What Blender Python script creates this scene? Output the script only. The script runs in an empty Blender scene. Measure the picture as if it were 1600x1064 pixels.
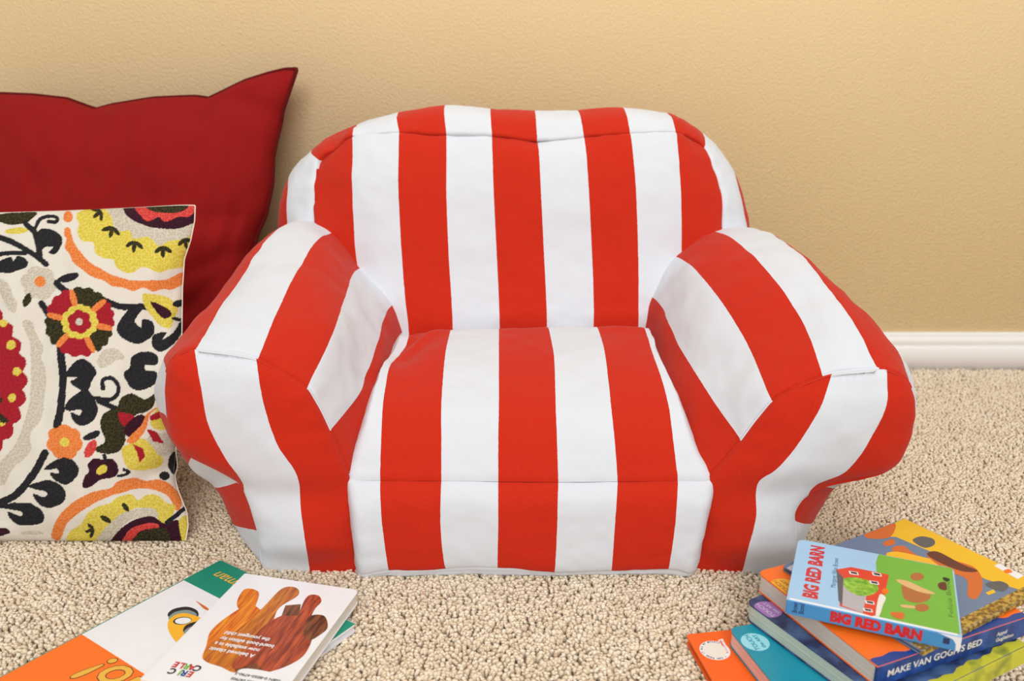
import bpy, bmesh, math, random
import numpy as np
from mathutils import Matrix, Vector

random.seed(7)
RNG = np.random.default_rng(11)
SC = bpy.context.scene
COL = SC.collection

def lin(r, g, b):
    def c(v):
        v /= 255.0
        return v / 12.92 if v <= .04045 else ((v + .055) / 1.055) ** 2.4
    return (c(r), c(g), c(b), 1.0)

# ------------------------------------------------------------------ camera
F, TH, H = 1350.0, math.radians(17), .61        # focal length in pixels, pitch, height
cam_d = bpy.data.cameras.new('camera')
cam = bpy.data.objects.new('camera', cam_d)
COL.objects.link(cam)
cam.location = (0, 0, H)
cam.rotation_euler = (math.pi / 2 - TH, 0, 0)
cam_d.sensor_fit = 'HORIZONTAL'
cam_d.sensor_width = 36
cam_d.lens = 36 * F / 1600
cam_d.clip_start = .02
cam_d.dof.use_dof = True
cam_d.dof.focus_distance = 1.10
cam_d.dof.aperture_fstop = 5.0
SC.camera = cam

# ------------------------------------------------------------------ light
world = bpy.data.worlds.new('world')
SC.world = world
world.use_nodes = True
bg = world.node_tree.nodes['Background']
bg.inputs[0].default_value = (.985, .995, 1.0, 1)
bg.inputs[1].default_value = .44

def area(name, loc, target, sx, sy, power, color):
    l = bpy.data.lights.new(name, 'AREA')
    l.shape = 'RECTANGLE'; l.size = sx; l.size_y = sy; l.energy = power; l.color = color
    o = bpy.data.objects.new(name, l)
    COL.objects.link(o)
    o.location = loc
    o.rotation_euler = (Vector(target) - Vector(loc)).to_track_quat('-Z', 'Y').to_euler()
    return o
area('frontal_fill', (.8, -8.3, 6.2), (.05, 1.6, .4), 7.0, 5.0, 860, (1, .985, .96))  # added fill from behind the camera, set far back to brighten the wall
area('ceiling_bounce', (.1, .7, 2.45), (.1, .95, 0), 2.0, 1.6, 16, (1, .99, .97))  # added overhead area standing in for light bounced off the ceiling

SC.view_settings.view_transform = 'Standard'
SC.view_settings.look = 'None'
SC.view_settings.exposure = 0.08
SC.view_settings.gamma = 1
SC.view_settings.use_curve_mapping = False

# ------------------------------------------------------------------ geometry helpers
def ray(x, y):
    u = (x - 800) / F; v = (y - 532) / F
    return np.array([u, math.cos(TH) - v * math.sin(TH), -math.sin(TH) - v * math.cos(TH)])
def P(x, y, Y):                                  # measured photo point at distance Y from the camera's foot
    d = ray(x, y); t = Y / d[1]
    return np.array([0, 0, H]) + d * t
def atz(x, y, z):                                # measured photo point on a level at height z
    d = ray(x, y); t = (z - H) / d[2]
    return np.array([0, 0, H]) + d * t
def project(p):
    p = np.asarray(p, float) - np.array([0, 0, H])
    dep = p[..., 1] * math.cos(TH) - p[..., 2] * math.sin(TH)
    up = p[..., 1] * math.sin(TH) + p[..., 2] * math.cos(TH)
    return 800 + F * p[..., 0] / dep, 532 - F * up / dep

def tag(o, label=None, cat=None, group=None, kind=None):
    if label: o['label'] = label
    if cat: o['category'] = cat
    if group: o['group'] = group
    if kind: o['kind'] = kind
    return o
def empty(name, loc=(0, 0, 0), rz=0.0):
    o = bpy.data.objects.new(name, None)
    COL.objects.link(o); o.location = loc; o.rotation_euler = (0, 0, rz)
    o.empty_display_size = .05
    return o
def link(name, me, mats, parent=None, smooth=True):
    o = bpy.data.objects.new(name, me)
    COL.objects.link(o)
    for m in (mats if isinstance(mats, (list, tuple)) else [mats]):
        me.materials.append(m)
    if parent: o.parent = parent
    if smooth:
        me.polygons.foreach_set('use_smooth', np.ones(len(me.polygons), bool))
    return o
def mesh_np(name, V, faces, uv=None, col=None):
    me = bpy.data.meshes.new(name)
    V = np.asarray(V, np.float32).reshape(-1, 3)
    Fq = np.asarray(faces, np.int32)
    k = Fq.shape[1]
    me.vertices.add(len(V)); me.vertices.foreach_set('co', V.ravel())
    me.loops.add(Fq.size); me.loops.foreach_set('vertex_index', Fq.ravel())
    me.polygons.add(len(Fq))
    me.polygons.foreach_set('loop_start', np.arange(0, Fq.size, k, dtype=np.int32))
    me.update(calc_edges=True)
    if uv is not None:
        l = me.uv_layers.new(name='UVMap')
        l.data.foreach_set('uv', np.asarray(uv, np.float32)[Fq.ravel()].ravel())
    if col is not None:
        a = me.color_attributes.new('print', 'FLOAT_COLOR', 'POINT')
        a.data.foreach_set('color', np.asarray(col, np.float32).ravel())
    me.validate()
    return me
def grid_faces(m, n, flip=False):
    i = np.arange(m - 1)[:, None] * n + np.arange(n - 1)[None, :]
    q = np.stack([i, i + 1, i + n + 1, i + n], -1).reshape(-1, 4)
    return q[:, ::-1] if flip else q
def cr1(C, r):
    """Catmull-Rom through the control rows of C (axis 0), r samples per span."""
    C = np.asarray(C, float)
    n = len(C)
    E = np.concatenate([[2 * C[0] - C[1]], C, [2 * C[-1] - C[-2]]])
    t = np.linspace(0, n - 1, (n - 1) * r + 1)
    i = np.minimum(t.astype(int), n - 2)
    w = (t - i).reshape((-1,) + (1,) * (C.ndim - 1))
    p0, p1, p2, p3 = E[i], E[i + 1], E[i + 2], E[i + 3]
    return .5 * (2 * p1 + (p2 - p0) * w + (2 * p0 - 5 * p1 + 4 * p2 - p3) * w ** 2 + (3 * p1 - p0 - 3 * p2 + p3) * w ** 3)
def cr2(C, ru, rv):
    A = cr1(C, ru)
    return np.swapaxes(cr1(np.swapaxes(A, 0, 1), rv), 0, 1)
_lat = RNG.uniform(-1, 1, (32, 32, 32))
def noise3(p):
    p = np.asarray(p, float)
    i = np.floor(p).astype(int); f = p - i
    f = f * f * (3 - 2 * f)
    i = i % 32; j = (i + 1) % 32
    def L(a, b, c): return _lat[a[..., 0], b[..., 1], c[..., 2]]
    x0, y0, z0 = f[..., 0], f[..., 1], f[..., 2]
    r = 0
    for (cx, wx) in ((i, 1 - x0), (j, x0)):
        for (cy, wy) in ((i, 1 - y0), (j, y0)):
            for (cz, wz) in ((i, 1 - z0), (j, z0)):
                r = r + L(cx, cy, cz) * wx * wy * wz
    return r
def normals(G):
    du = np.gradient(G, axis=0); dv = np.gradient(G, axis=1)
    n = np.cross(du, dv)
    return n / (np.linalg.norm(n, axis=-1, keepdims=True) + 1e-12)
def smooth01(x): x = np.clip(x, 0, 1); return x * x * (3 - 2 * x)

# ------------------------------------------------------------------ materials
def new_mat(name):
    m = bpy.data.materials.new(name); m.use_nodes = True
    nt = m.node_tree
    return m, nt, nt.nodes['Principled BSDF']
def nd(nt, t, **kw):
    n = nt.nodes.new(t)
    for k, v in kw.items(): setattr(n, k, v)
    return n
def mixc(nt, fac, a, b, blend='MIX'):
    n = nd(nt, 'ShaderNodeMix', data_type='RGBA', blend_type=blend)
    for s, v in ((n.inputs[0], fac), (n.inputs[6], a), (n.inputs[7], b)):
        if isinstance(v, bpy.types.NodeSocket): nt.links.new(v, s)
        else: s.default_value = v
    return n.outputs[2]
def noise(nt, scale, detail=2, coord='Object', vec=None):
    n = nd(nt, 'ShaderNodeTexNoise')
    n.inputs['Scale'].default_value = scale; n.inputs['Detail'].default_value = detail
    if vec is None:
        tc = nd(nt, 'ShaderNodeTexCoord'); vec = tc.outputs[coord]
    nt.links.new(vec, n.inputs['Vector'])
    return n
def bump(nt, b, height, strength, dist):
    n = nd(nt, 'ShaderNodeBump')
    n.inputs['Strength'].default_value = strength; n.inputs['Distance'].default_value = dist
    nt.links.new(height, n.inputs['Height']); nt.links.new(n.outputs[0], b.inputs['Normal'])
def plain(name, rgb, rough=.5, var=.06, scale=60, bmp=0.0, spec=.5):
    m, nt, b = new_mat(name)
    c = lin(*rgb)
    n = noise(nt, scale, 3)
    dk = tuple(v * (1 - 2 * var) for v in c[:3]) + (1,)
    nt.links.new(mixc(nt, n.outputs[0], dk, tuple(min(1, v * (1 + var)) for v in c[:3]) + (1,)), b.inputs['Base Color'])
    b.inputs['Roughness'].default_value = rough
    b.inputs['Specular IOR Level'].default_value = spec
    if bmp: bump(nt, b, n.outputs[0], .5, bmp)
    return m

def stripe_mat():
    m, nt, b = new_mat('striped_cotton')
    uv = nd(nt, 'ShaderNodeUVMap', uv_map='UVMap')
    sp = nd(nt, 'ShaderNodeSeparateXYZ'); nt.links.new(uv.outputs[0], sp.inputs[0])
    ns = noise(nt, 160, 2)
    ma = nd(nt, 'ShaderNodeMath', operation='MULTIPLY_ADD'); ma.inputs[1].default_value = .012; 
    nt.links.new(ns.outputs[0], ma.inputs[0]); nt.links.new(sp.outputs[0], ma.inputs[2])
    md = nd(nt, 'ShaderNodeMath', operation='FLOORED_MODULO'); md.inputs[1].default_value = 2
    nt.links.new(ma.outputs[0], md.inputs[0])
    lt = nd(nt, 'ShaderNodeMath', operation='LESS_THAN'); lt.inputs[1].default_value = 1
    nt.links.new(md.outputs[0], lt.inputs[0])
    w = noise(nt, 1400, 2)
    red = mixc(nt, w.outputs[0], lin(158, 20, 7), lin(213, 52, 24))
    wht = mixc(nt, w.outputs[0], lin(201, 204, 210), lin(213, 216, 222))
    nt.links.new(mixc(nt, lt.outputs[0], wht, red), b.inputs['Base Color'])
    b.inputs['Roughness'].default_value = .9
    b.inputs['Specular IOR Level'].default_value = .15
    b.inputs['Sheen Weight'].default_value = .08
    bump(nt, b, w.outputs[0], .35, .0006)
    return m
M = {}
M['stripe'] = stripe_mat()
def print_mat():
    m, nt, b = new_mat('printed_linen')
    a = nd(nt, 'ShaderNodeAttribute', attribute_name='print')
    w = noise(nt, 1100, 2)
    nt.links.new(mixc(nt, .35, a.outputs['Color'], w.outputs[0], 'SOFT_LIGHT'), b.inputs['Base Color'])
    b.inputs['Roughness'].default_value = .92; b.inputs['Specular IOR Level'].default_value = .15
    bump(nt, b, w.outputs[0], .4, .0008)
    return m
M['print'] = print_mat()
M['red_linen'] = plain('red_linen', (141, 20, 19), .9, .16, 900, .0007, .15)
M['red_edge'] = plain('red_linen_edge', (92, 13, 14), .9, .12, 500, .0006, .15)
M['cream_cloth'] = plain('cream_cloth', (226, 217, 200), .9, .05, 800, .0006, .15)

def wall_mat():
    m, nt, b = new_mat('yellow_orange_peel_paint')
    n = noise(nt, 3, 2)
    nt.links.new(mixc(nt, n.outputs[0], lin(250, 222, 172), lin(252, 227, 180)), b.inputs['Base Color'])
    b.inputs['Roughness'].default_value = .6; b.inputs['Specular IOR Level'].default_value = .3
    p = noise(nt, 190, 4)
    rp = nd(nt, 'ShaderNodeValToRGB'); rp.color_ramp.elements[0].position = .3; rp.color_ramp.elements[1].position = .74
    nt.links.new(p.outputs[0], rp.inputs[0])
    bump(nt, b, rp.outputs[0], .4, .0010)
    return m
M['wall'] = wall_mat()
M['trim'] = plain('white_trim_paint', (226, 222, 218), .35, .01, 20)
def carpet_mat():
    m, nt, b = new_mat('beige_carpet_yarn')
    g = nd(nt, 'ShaderNodeNewGeometry')
    rp = nd(nt, 'ShaderNodeValToRGB')
    cr = rp.color_ramp
    cr.elements[0].position = 0; cr.elements[0].color = lin(176, 142, 108)
    cr.elements[1].position = 1; cr.elements[1].color = lin(243, 234, 219)
    e = cr.elements.new(.08); e.color = lin(208, 189, 162)
    e = cr.elements.new(.6); e.color = lin(231, 216, 192)
    nt.links.new(g.outputs['Random Per Island'], rp.inputs[0])
    n = noise(nt, 5, 3, vec=g.outputs['Position'])
    nt.links.new(mixc(nt, n.outputs[0], rp.outputs[0], lin(226, 208, 182)), b.inputs['Base Color'])
    b.inputs['Roughness'].default_value = .95; b.inputs['Specular IOR Level'].default_value = .1
    return m
M['yarn'] = carpet_mat()
M['backing'] = plain('carpet_backing', (194, 172, 142), .95, .15, 260, .003, .1)

# ------------------------------------------------------------------ room
WALL_Y = 1.79
def box_mesh(name, x0, x1, y0, y1, z0, z1):
    V = [(x, y, z) for x in (x0, x1) for y in (y0, y1) for z in (z0, z1)]
    Fc = [(0, 1, 3, 2), (4, 6, 7, 5), (0, 4, 5, 1), (2, 3, 7, 6), (0, 2, 6, 4), (1, 5, 7, 3)]
    return mesh_np(name, V, Fc)
floor = link('floor', box_mesh('floor', -4, 4, -4.5, WALL_Y, -.05, -.006), M['backing'], smooth=False)
tag(floor, 'beige carpeted floor under the armchair and books', kind='structure')
wall = link('wall_back', box_mesh('wall_back', -3, 3, WALL_Y, WALL_Y + .1, -.05, 2.6), M['wall'], smooth=False)
tag(wall, 'pale yellow textured wall behind the armchair', kind='structure')
prof = [(0, -.006), (-.014, -.006), (-.014, .048), (-.0125, .0505), (-.0095, .052), (-.0095, .056), (-.011, .061), (-.0105, .066), (-.0075, .071), (-.006, .075), (-.006, .079), (-.004, .082), (0, .082)]
V = [(x, WALL_Y + a, b) for x in (-3, 3) for (a, b) in prof]
k = len(prof)
bb = link('baseboard_back', mesh_np('baseboard_back', V, [(i, i + 1, k + i + 1, k + i) for i in range(k - 1)]), M['trim'], smooth=False)
tag(bb, 'white moulded baseboard along the foot of the yellow wall', kind='structure')

# carpet pile: one patch of twisted tufts, laid out over the floor as instances
def carpet_patch():
    S, pitch = .30, .0045
    n = int(S / pitch); pitch = S / n
    r = np.random.default_rng(3)
    gx, gy = np.meshgrid(np.arange(n), np.arange(n), indexing='ij')
    cx = (gx.ravel() + .5 + r.uniform(-.45, .45, n * n)) * pitch - S / 2
    cy = (gy.ravel() + .5 + r.uniform(-.45, .45, n * n)) * pitch - S / 2
    N = len(cx)
    cl = noise3(np.stack([cx * 55, cy * 55, cx * 0 + 3.3], -1)) * 1.0
    ca = noise3(np.stack([cx * 60, cy * 60, cx * 0 + 9.1], -1)) * 6.3
    lean = .0036 * (.3 + r.random(N))
    ang = ca + r.uniform(-1.8, 1.8, N)
    ht = .0078 + .0016 * r.random(N) + .0018 * cl
    ns, nr = 5, 4
    prs = np.array([.7, 1.0, 1.3, 1.05])
    rad = .0022 * (.75 + .6 * r.random(N))
    V = np.zeros((N, nr * ns + 1, 3))
    a = np.arange(ns) / ns * 2 * math.pi
    for k in range(nr):
        t = k / (nr - 1) * .92
        ox = cx + np.cos(ang) * lean * t * t; oy = cy + np.sin(ang) * lean * t * t
        tw = a[None, :] + k * .7 + ang[:, None]
        V[:, k * ns:(k + 1) * ns, 0] = ox[:, None] + np.cos(tw) * (rad * prs[k])[:, None] * (1 + .25 * np.cos(2 * tw + 1))
        V[:, k * ns:(k + 1) * ns, 1] = oy[:, None] + np.sin(tw) * (rad * prs[k])[:, None]
        V[:, k * ns:(k + 1) * ns, 2] = (-.0065 + ht * t)[:, None]
    V[:, -1, 0] = cx + np.cos(ang) * lean; V[:, -1, 1] = cy + np.sin(ang) * lean; V[:, -1, 2] = -.0065 + ht
    tri = []
    for k in range(nr - 1):
        for i in range(ns):
            j = (i + 1) % ns
            tri += [(k * ns + i, k * ns + j, (k + 1) * ns + j), (k * ns + i, (k + 1) * ns + j, (k + 1) * ns + i)]
    for i in range(ns):
        tri.append(((nr - 1) * ns + i, (nr - 1) * ns + (i + 1) % ns, nr * ns))
    tri = np.array(tri)
    Fc = (tri[None] + (np.arange(N) * (nr * ns + 1))[:, None, None]).reshape(-1, 3)
    return mesh_np('carpet_pile', V.reshape(-1, 3), Fc), S
pm, PS = carpet_patch()
pile = link('carpet_pile', pm, M['yarn'])
tag(pile, 'short nubby beige carpet pile covering the floor', 'carpet', kind='stuff')
ng = bpy.data.node_groups.new('pile_layout', 'GeometryNodeTree')
ng.interface.new_socket('Geometry', in_out='INPUT', socket_type='NodeSocketGeometry')
ng.interface.new_socket('Geometry', in_out='OUTPUT', socket_type='NodeSocketGeometry')
gi = ng.nodes.new('NodeGroupInput'); go = ng.nodes.new('NodeGroupOutput')
NX, NY = 18, 6
gr = ng.nodes.new('GeometryNodeMeshGrid')
gr.inputs['Size X'].default_value = PS * (NX - 1); gr.inputs['Size Y'].default_value = PS * (NY - 1)
gr.inputs['Vertices X'].default_value = NX; gr.inputs['Vertices Y'].default_value = NY
tr = ng.nodes.new('GeometryNodeTransform')
tr.inputs['Translation'].default_value = (0, WALL_Y - .014 - PS * NY / 2, 0)
ip = ng.nodes.new('GeometryNodeInstanceOnPoints')
rv = ng.nodes.new('FunctionNodeRandomValue'); rv.data_type = 'INT'
rv.inputs[4].default_value = 0; rv.inputs[5].default_value = 3
mu = ng.nodes.new('ShaderNodeMath'); mu.operation = 'MULTIPLY'; mu.inputs[1].default_value = math.pi / 2
cb = ng.nodes.new('ShaderNodeCombineXYZ')
L = ng.links.new
L(gr.outputs['Mesh'], tr.inputs['Geometry']); L(tr.outputs[0], ip.inputs['Points'])
L(gi.outputs[0], ip.inputs['Instance']); L(rv.outputs[2], mu.inputs[0]); L(mu.outputs[0], cb.inputs[2])
L(cb.outputs[0], ip.inputs['Rotation']); L(ip.outputs[0], go.inputs[0])
pile.modifiers.new('layout', 'NODES').node_group = ng

# ------------------------------------------------------------------ armchair
chair = empty('armchair', (.02, 1.15, 0))
tag(chair, 'red and white striped soft bean bag armchair standing against the yellow wall', 'armchair')
bpy.context.view_layer.update()
OFF = np.array(chair.location)

def cloth(G, u, amp=.0022, seams=(), pucker=.0016, out=None, fine=.0006):
    """Soft dents over the whole cloth and short gathers along its seams."""
    N = normals(G)
    if out is not None and np.mean(np.sum(N * out, -1)) < 0: N = -N
    d = amp * (noise3(G * 17 + 5) + .6 * noise3(G * 37 + 9)) + fine * noise3(G * 90 + 2)
    m, n = G.shape[:2]
    for s in seams:
        if s in ('u0', 'u1'):
            row = G[0] if s == 'u0' else G[-1]
            dist = np.linalg.norm(G - row[None], axis=-1)
            arc = np.concatenate([[0], np.cumsum(np.linalg.norm(np.diff(row, axis=0), axis=1))])
            w = np.broadcast_to(arc[None, :], dist.shape)
        else:
            row = G[:, 0] if s == 'v0' else G[:, -1]
            dist = np.linalg.norm(G - row[:, None], axis=-1)
            arc = np.concatenate([[0], np.cumsum(np.linalg.norm(np.diff(row, axis=0), axis=1))])
            w = np.broadcast_to(arc[:, None], dist.shape)
        ph = np.stack([w * 62, dist * 9, w * 0 + 1.7], -1)
        d = d + pucker * noise3(ph) * np.exp(-dist / .03)
        d = d - .0028 * np.exp(-(dist / .0035) ** 2)
    return G + N * d[..., None]
def panel(name, G, u, parent, flip=False, vv=None):
    m, n = G.shape[:2]
    uv = np.stack([u, np.broadcast_to(np.linspace(0, 1, m)[:, None], (m, n))], -1).reshape(-1, 2)
    return link(name, mesh_np(name, G - OFF, grid_faces(m, n, flip), uv), M['stripe'], parent) if parent is chair else \
        link(name, mesh_np(name, G - OFF, grid_faces(m, n, flip), uv), M['stripe'], parent)
def ctrl(rows):
    return np.array([[list(p) for p in r] for r in rows], float)
def pu(x, y, Y, u): return (*P(x, y, Y), u)

# --- seat top
us = [-.5, 0, 1, 2, 3, 4, 5, 5.5]
seat_rows = [
    ([547, 594, 690, 779, 873, 966, 1060, 1109], [748, 750, 751, 752, 753, 752, 751, 750], .982),
    ([556, 596, 690, 779, 871, 961, 1053, 1088], [700, 692, 690, 690, 690, 690, 692, 700], 1.009),
    ([571, 598, 690, 780, 869, 956, 1047, 1072], [650, 642, 640, 640, 640, 640, 642, 650], 1.043),
    ([582, 603, 692, 780, 868, 952, 1037, 1056], [610, 602, 600, 600, 600, 600, 602, 610], 1.09),
    ([598, 612, 696, 780, 866, 946, 1022, 1034], [566, 558, 556, 555, 555, 555, 557, 564], 1.16),
    ([616, 634, 702, 780, 860, 938, 1011, 1020], [536, 530, 524, 522, 522, 521, 522, 530], 1.24),
    ([622, 640, 706, 780, 856, 932, 1006, 1012], [528, 522, 516, 514, 512, 510, 512, 522], 1.28)]
R = []
for xs, ys, D in seat_rows:
    r = [pu(x, y, D, u) for x, y, u in zip(xs, ys, us)]
    l = np.array(r[0]); q = np.array(r[-1])
    tk_ = (.015, .03, 0, .2) if D == .982 else (.02, .004, -.055, .5)
    r = [tuple(l + (-tk_[0], tk_[1], tk_[2], -tk_[3]))] + r + [tuple(q + tk_)]
    R.append(r)
for dy, dz in ((.035, -.03), (.05, -.08)):
    R.append([(p[0], p[1] + dy, p[2] + dz, p[3]) for p in R[6]])
C = cr2(ctrl(R), 14, 14)
G, u = C[..., :3], C[..., 3]
# the fold of slack cloth at the seat's rear left corner
q = P(632, 545, 1.2)
dd = G - q
G = G + np.exp(-(dd[..., 0] / .03) ** 2 - (dd[..., 1] / .06) ** 2)[..., None] * np.array([0, 0, -.016])
q = P(655, 535, 1.23); dd = G - q
G = G + np.exp(-((dd[..., 0] - .5 * dd[..., 1]) / .012) ** 2 - (dd[..., 1] / .04) ** 2)[..., None] * np.array([0, 0, .008])
G = cloth(G, u, .0016, ('u0',), .0012, out=np.array([0, -.2, 1]))
seat = panel('seat', G, u, chair)
# --- seat front
xs3 = [[547, 594, 690, 779, 873, 966, 1060, 1109], [551, 595, 689, 779, 872, 964, 1058, 1105], [556, 598, 689, 779, 871, 961, 1055, 1099], [561, 604, 693, 778, 869, 958, 1049, 1088], [564, 608, 697, 778, 867, 956, 1045, 1082]]
ys3 = [[748, 750, 751, 752, 753, 752, 751, 750], [785] * 8, [822, 824, 826, 826, 826, 826, 824, 822], [868, 870, 870, 868, 870, 871, 868, 866], [895, 891, 890, 887, 892, 893, 890, 894]]
D3 = [.982, .966, .960, .957, .960]
R = []
for xs, ys, D in zip(xs3, ys3, D3):
    r = [pu(x, y, D, uu) for x, y, uu in zip(xs, ys, us)]
    l = np.array(r[0]); q = np.array(r[-1])
    R.append([tuple(l + (-.015, .03, 0, -.2))] + r + [tuple(q + (.015, .03, 0, .2))])
edge_row = R[-1]
R.append([(p[0], p[1] + .012, p[2] + .001, p[3]) for p in R[-1]])
C = cr2(ctrl(R), 12, 14); G, u = C[..., :3], C[..., 3]
G = cloth(G, u, .0022, ('u0',), .0012, out=np.array([0, -1, 0]))
panel('seat_front_panel', G, u, seat)
dzl = [.011, .010, .009, .007, .0095, .006, .003, .003, .004, .004]
LR = [[(p[0], p[1] + .0012, p[2] + .001, 1.5) for p in edge_row], [(p[0], p[1] + .003, p[2] - d_ * .7, 1.5) for p, d_ in zip(edge_row, dzl)],
      [(p[0], p[1] + .012, min(p[2] - d_, -.001), 1.5) for p, d_ in zip(edge_row, dzl)], [(p[0], p[1] + .06, -.004, 1.5) for p in edge_row]]
C = cr2(ctrl(LR), 6, 14)
panel('base_lining', cloth(C[..., :3], C[..., 3], .0012, (), out=np.array([0, -1, 0])), C[..., 3], seat)

# --- arms
def arm(side, front, inner, mid_px, sides, pan_in, pan_out, edges, y0, y1, lab):
    """front: seam points u=0..10; mid_px: visible rows B, A, rear for u=0..4; sides: 3D rows for u=5..10"""
    sg = -1 if side == 'L' else 1
    rows = []
    rows.append([(*P(*p), i) for i, p in enumerate(front)])
    for b in range(3):
        r = [(*P(*mid_px[b][i]), i) for i in range(5)]
        r += [(*sides[b][i], 5 + i) for i in range(6)]
        rows.append(r)
    rear = rows[-1]
    rows.append([(p[0] - sg * .035, p[1] + .13 + .02 * (i < 5), p[2] * .93, p[3]) for i, p in enumerate(rear)])
    cen = np.mean([p[:3] for p in rows[-1]], axis=0)
    rows.append([(*(np.array(p[:3]) * .35 + cen * .65 + (0, .03, 0)), p[3]) for p in rows[-1]])
    cf = np.mean([p[:3] for p in rows[0]], axis=0)
    tuck = [(*(np.array(p[:3]) * .93 + cf * .07 + (0, .016, 0)), p[3]) for p in rows[0]]
    # columns tucked under the seat and under the base
    full = []
    for r in [tuck] + rows:
        a = np.array(r[0]); z = np.array(r[-1])
        full.append([tuple(a + (-sg * .012, .0, -.07, -1))] + r + [tuple(z + (-sg * .04, 0, -.004, .5))])
    Cc = ctrl(full)
    head = Cc[:2]                                   # short straight tuck, then the spline
    body = cr2(Cc[1:], 16, 14)
    tk = cr1(head[0], 14)
    w = np.linspace(0, 1, 4)[:-1, None, None]
    Cg = np.concatenate([tk[None] * (1 - w) + body[:1] * w, body])
    G, u = Cg[..., :3].copy(), Cg[..., 3]
    # the strip is sewn to the rim of the front panel: its first row follows that rim
    ts = np.linspace(0, 1, 160)
    ys = y0 + (y1 - y0) * (ts ** 1.5 * .5 + ts * .5)
    xi = np.interp(ys, *zip(*pan_in)); xo = np.interp(ys, *zip(*pan_out))
    ker = np.ones(7) / 7
    for arr in (xi, xo):
        pad = np.concatenate([2 * arr[0] - arr[3:0:-1], arr, 2 * arr[-1] - arr[-2:-5:-1]])
        arr[1:] = np.convolve(pad, ker, 'valid')[1:]
    D0 = .986
    rim = np.array([P(x, y, D0) for x, y in zip(xi[::-1], ys[::-1])] + [P(xi[0] * (1 - q) + xo[0] * q, ys[0], D0) for q in np.linspace(.1, .9, 8)] + [P(x, y, D0) for x, y in zip(xo, ys)])
    arc_r = np.concatenate([[0], np.cumsum(np.linalg.norm(np.diff(rim, axis=0), axis=1))])
    aa = np.linspace(0, arc_r[-1], 3000)
    fine = np.stack([np.interp(aa, arc_r, rim[:, k_]) for k_ in range(3)], 1)
    row = G[3].copy()
    i0 = int(np.argmax(u[3] > -.15))
    near = np.array([aa[np.argmin(np.sum((fine - p_) ** 2, 1))] for p_ in row[i0:]])
    near = np.maximum.accumulate(near)
    pad = np.concatenate([np.full(4, near[0]), near, np.full(4, near[-1])])
    near = np.convolve(pad, np.ones(9) / 9, 'valid')
    row[i0:] = np.stack([np.interp(near, arc_r, rim[:, k_]) for k_ in range(3)], 1)
    shift = row - G[3]
    G[3:] = cloth(G[3:], u[3:], .0026, (), .0022, out=np.array([sg * .6, -.1, 1]))
    r0 = row - G[3]
    dd_ = np.linalg.norm(G - G[3][None], axis=-1)
    G[3:] += r0[None] * np.exp(-dd_[3:] / .018)[..., None]
    # gathers running back from the seam
    arc = np.concatenate([[0], np.cumsum(np.linalg.norm(np.diff(row, axis=0), axis=1))])
    gat = noise3(np.stack([np.broadcast_to(arc * 55, dd_.shape), dd_ * 10, dd_ * 0 + 4.2], -1)) * np.clip(dd_ / .006, 0, 1) * np.exp(-dd_ / .03) * .0022
    cR = row.mean(0); rad_ = row - cR; rad_ /= np.linalg.norm(rad_, axis=1, keepdims=True)
    G[4:] += (gat[..., None] * rad_[None])[4:]
    G[:3] = np.stack([row + (cR - row) * .07 * q + np.array([0, .014, 0]) * q for q in (1, .66, .33)])
    # diagonal pull folds on the inner flank
    inner_m = np.exp(-((u - 1.2) / .9) ** 2)
    fold = noise3(np.stack([G[..., 1] * 26 + G[..., 2] * 14, G[..., 2] * 5, G[..., 0] * 3], -1))
    Nn = normals(G)
    if np.mean(np.sum(Nn * np.array([sg * .6, -.1, 1]), -1)) < 0: Nn = -Nn
    G[4:] += (Nn * (fold * inner_m * .003 * smooth01(dd_ / .05))[..., None])[4:]
    G[..., 2] = np.maximum(G[..., 2], -.004)
    a = panel('armrest', G, u, chair)
    # front panel of the arm, down to the floor
    nc = 70
    s = (1 - np.cos(np.linspace(0, math.pi, nc))) / 2
    PX = xi[:, None] * (1 - s) + xo[:, None] * s
    PY = np.broadcast_to(ys[:, None], PX.shape)
    G0 = np.array([[P(PX[i, j], PY[i, j], D0) for j in range(nc)] for i in range(len(ys))])
    bd = np.concatenate([G0[:, 0], G0[:, -1], G0[0]])
    dist = np.min(np.linalg.norm(G0[:, :, None, :] - bd[None, None], axis=-1), axis=2)
    rr = .075
    puff = np.sqrt(np.clip(1 - (1 - np.clip(dist / rr, 0, 1)) ** 2, 0, 1))
    low = smooth01((G0[..., 2] - .0) / .05)
    G = G0.copy()
    dY = .028 * puff * (.35 + .65 * low)
    waist = np.exp(-((G0[..., 2] - .115) / .022) ** 2)
    dY = dY - .007 * waist * puff
    for i in range(G.shape[0]):                      # move along the view-plane normal of the panel, keep the outline
        G[i, :, 1] -= dY[i]
    # where the moved points appear decides which stripe they carry
    qx, qy = project(G)
    uu = np.zeros(qx.shape)
    edges = [cr1(np.array(e, float), 8) for e in edges]
    ex = np.stack([np.interp(qy, [p[1] for p in e], [p[0] for p in e]) for e in edges], -1)   # edges c, b, a
    c_, b_, a_ = ex[..., 0], ex[..., 1], ex[..., 2]
    wid = 92.0
    t1 = np.where(sg * (qx - b_) < 0, -(sg * (b_ - qx)) / np.maximum(sg * (b_ - c_), 60), sg * (qx - b_) / np.maximum(sg * (a_ - b_), 40))
    uu = np.where(sg * (qx - a_) > 0, 1 + sg * (qx - a_) / wid, t1) + 1
    Nn = normals(G)
    if np.mean(Nn[..., 1]) > 0: Nn = -Nn
    wv = .0018 * (noise3(G * 18 + 4) + .5 * noise3(G * 45)) * np.clip(dist / .02, 0, 1)
    wv += .0016 * noise3(np.stack([np.broadcast_to(ys[:, None] * .06, dist.shape), dist * 20, dist * 0], -1)) * np.exp(-dist / .02) * np.clip(dist / .008, 0, 1)
    G = G + Nn * wv[..., None]
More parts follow.
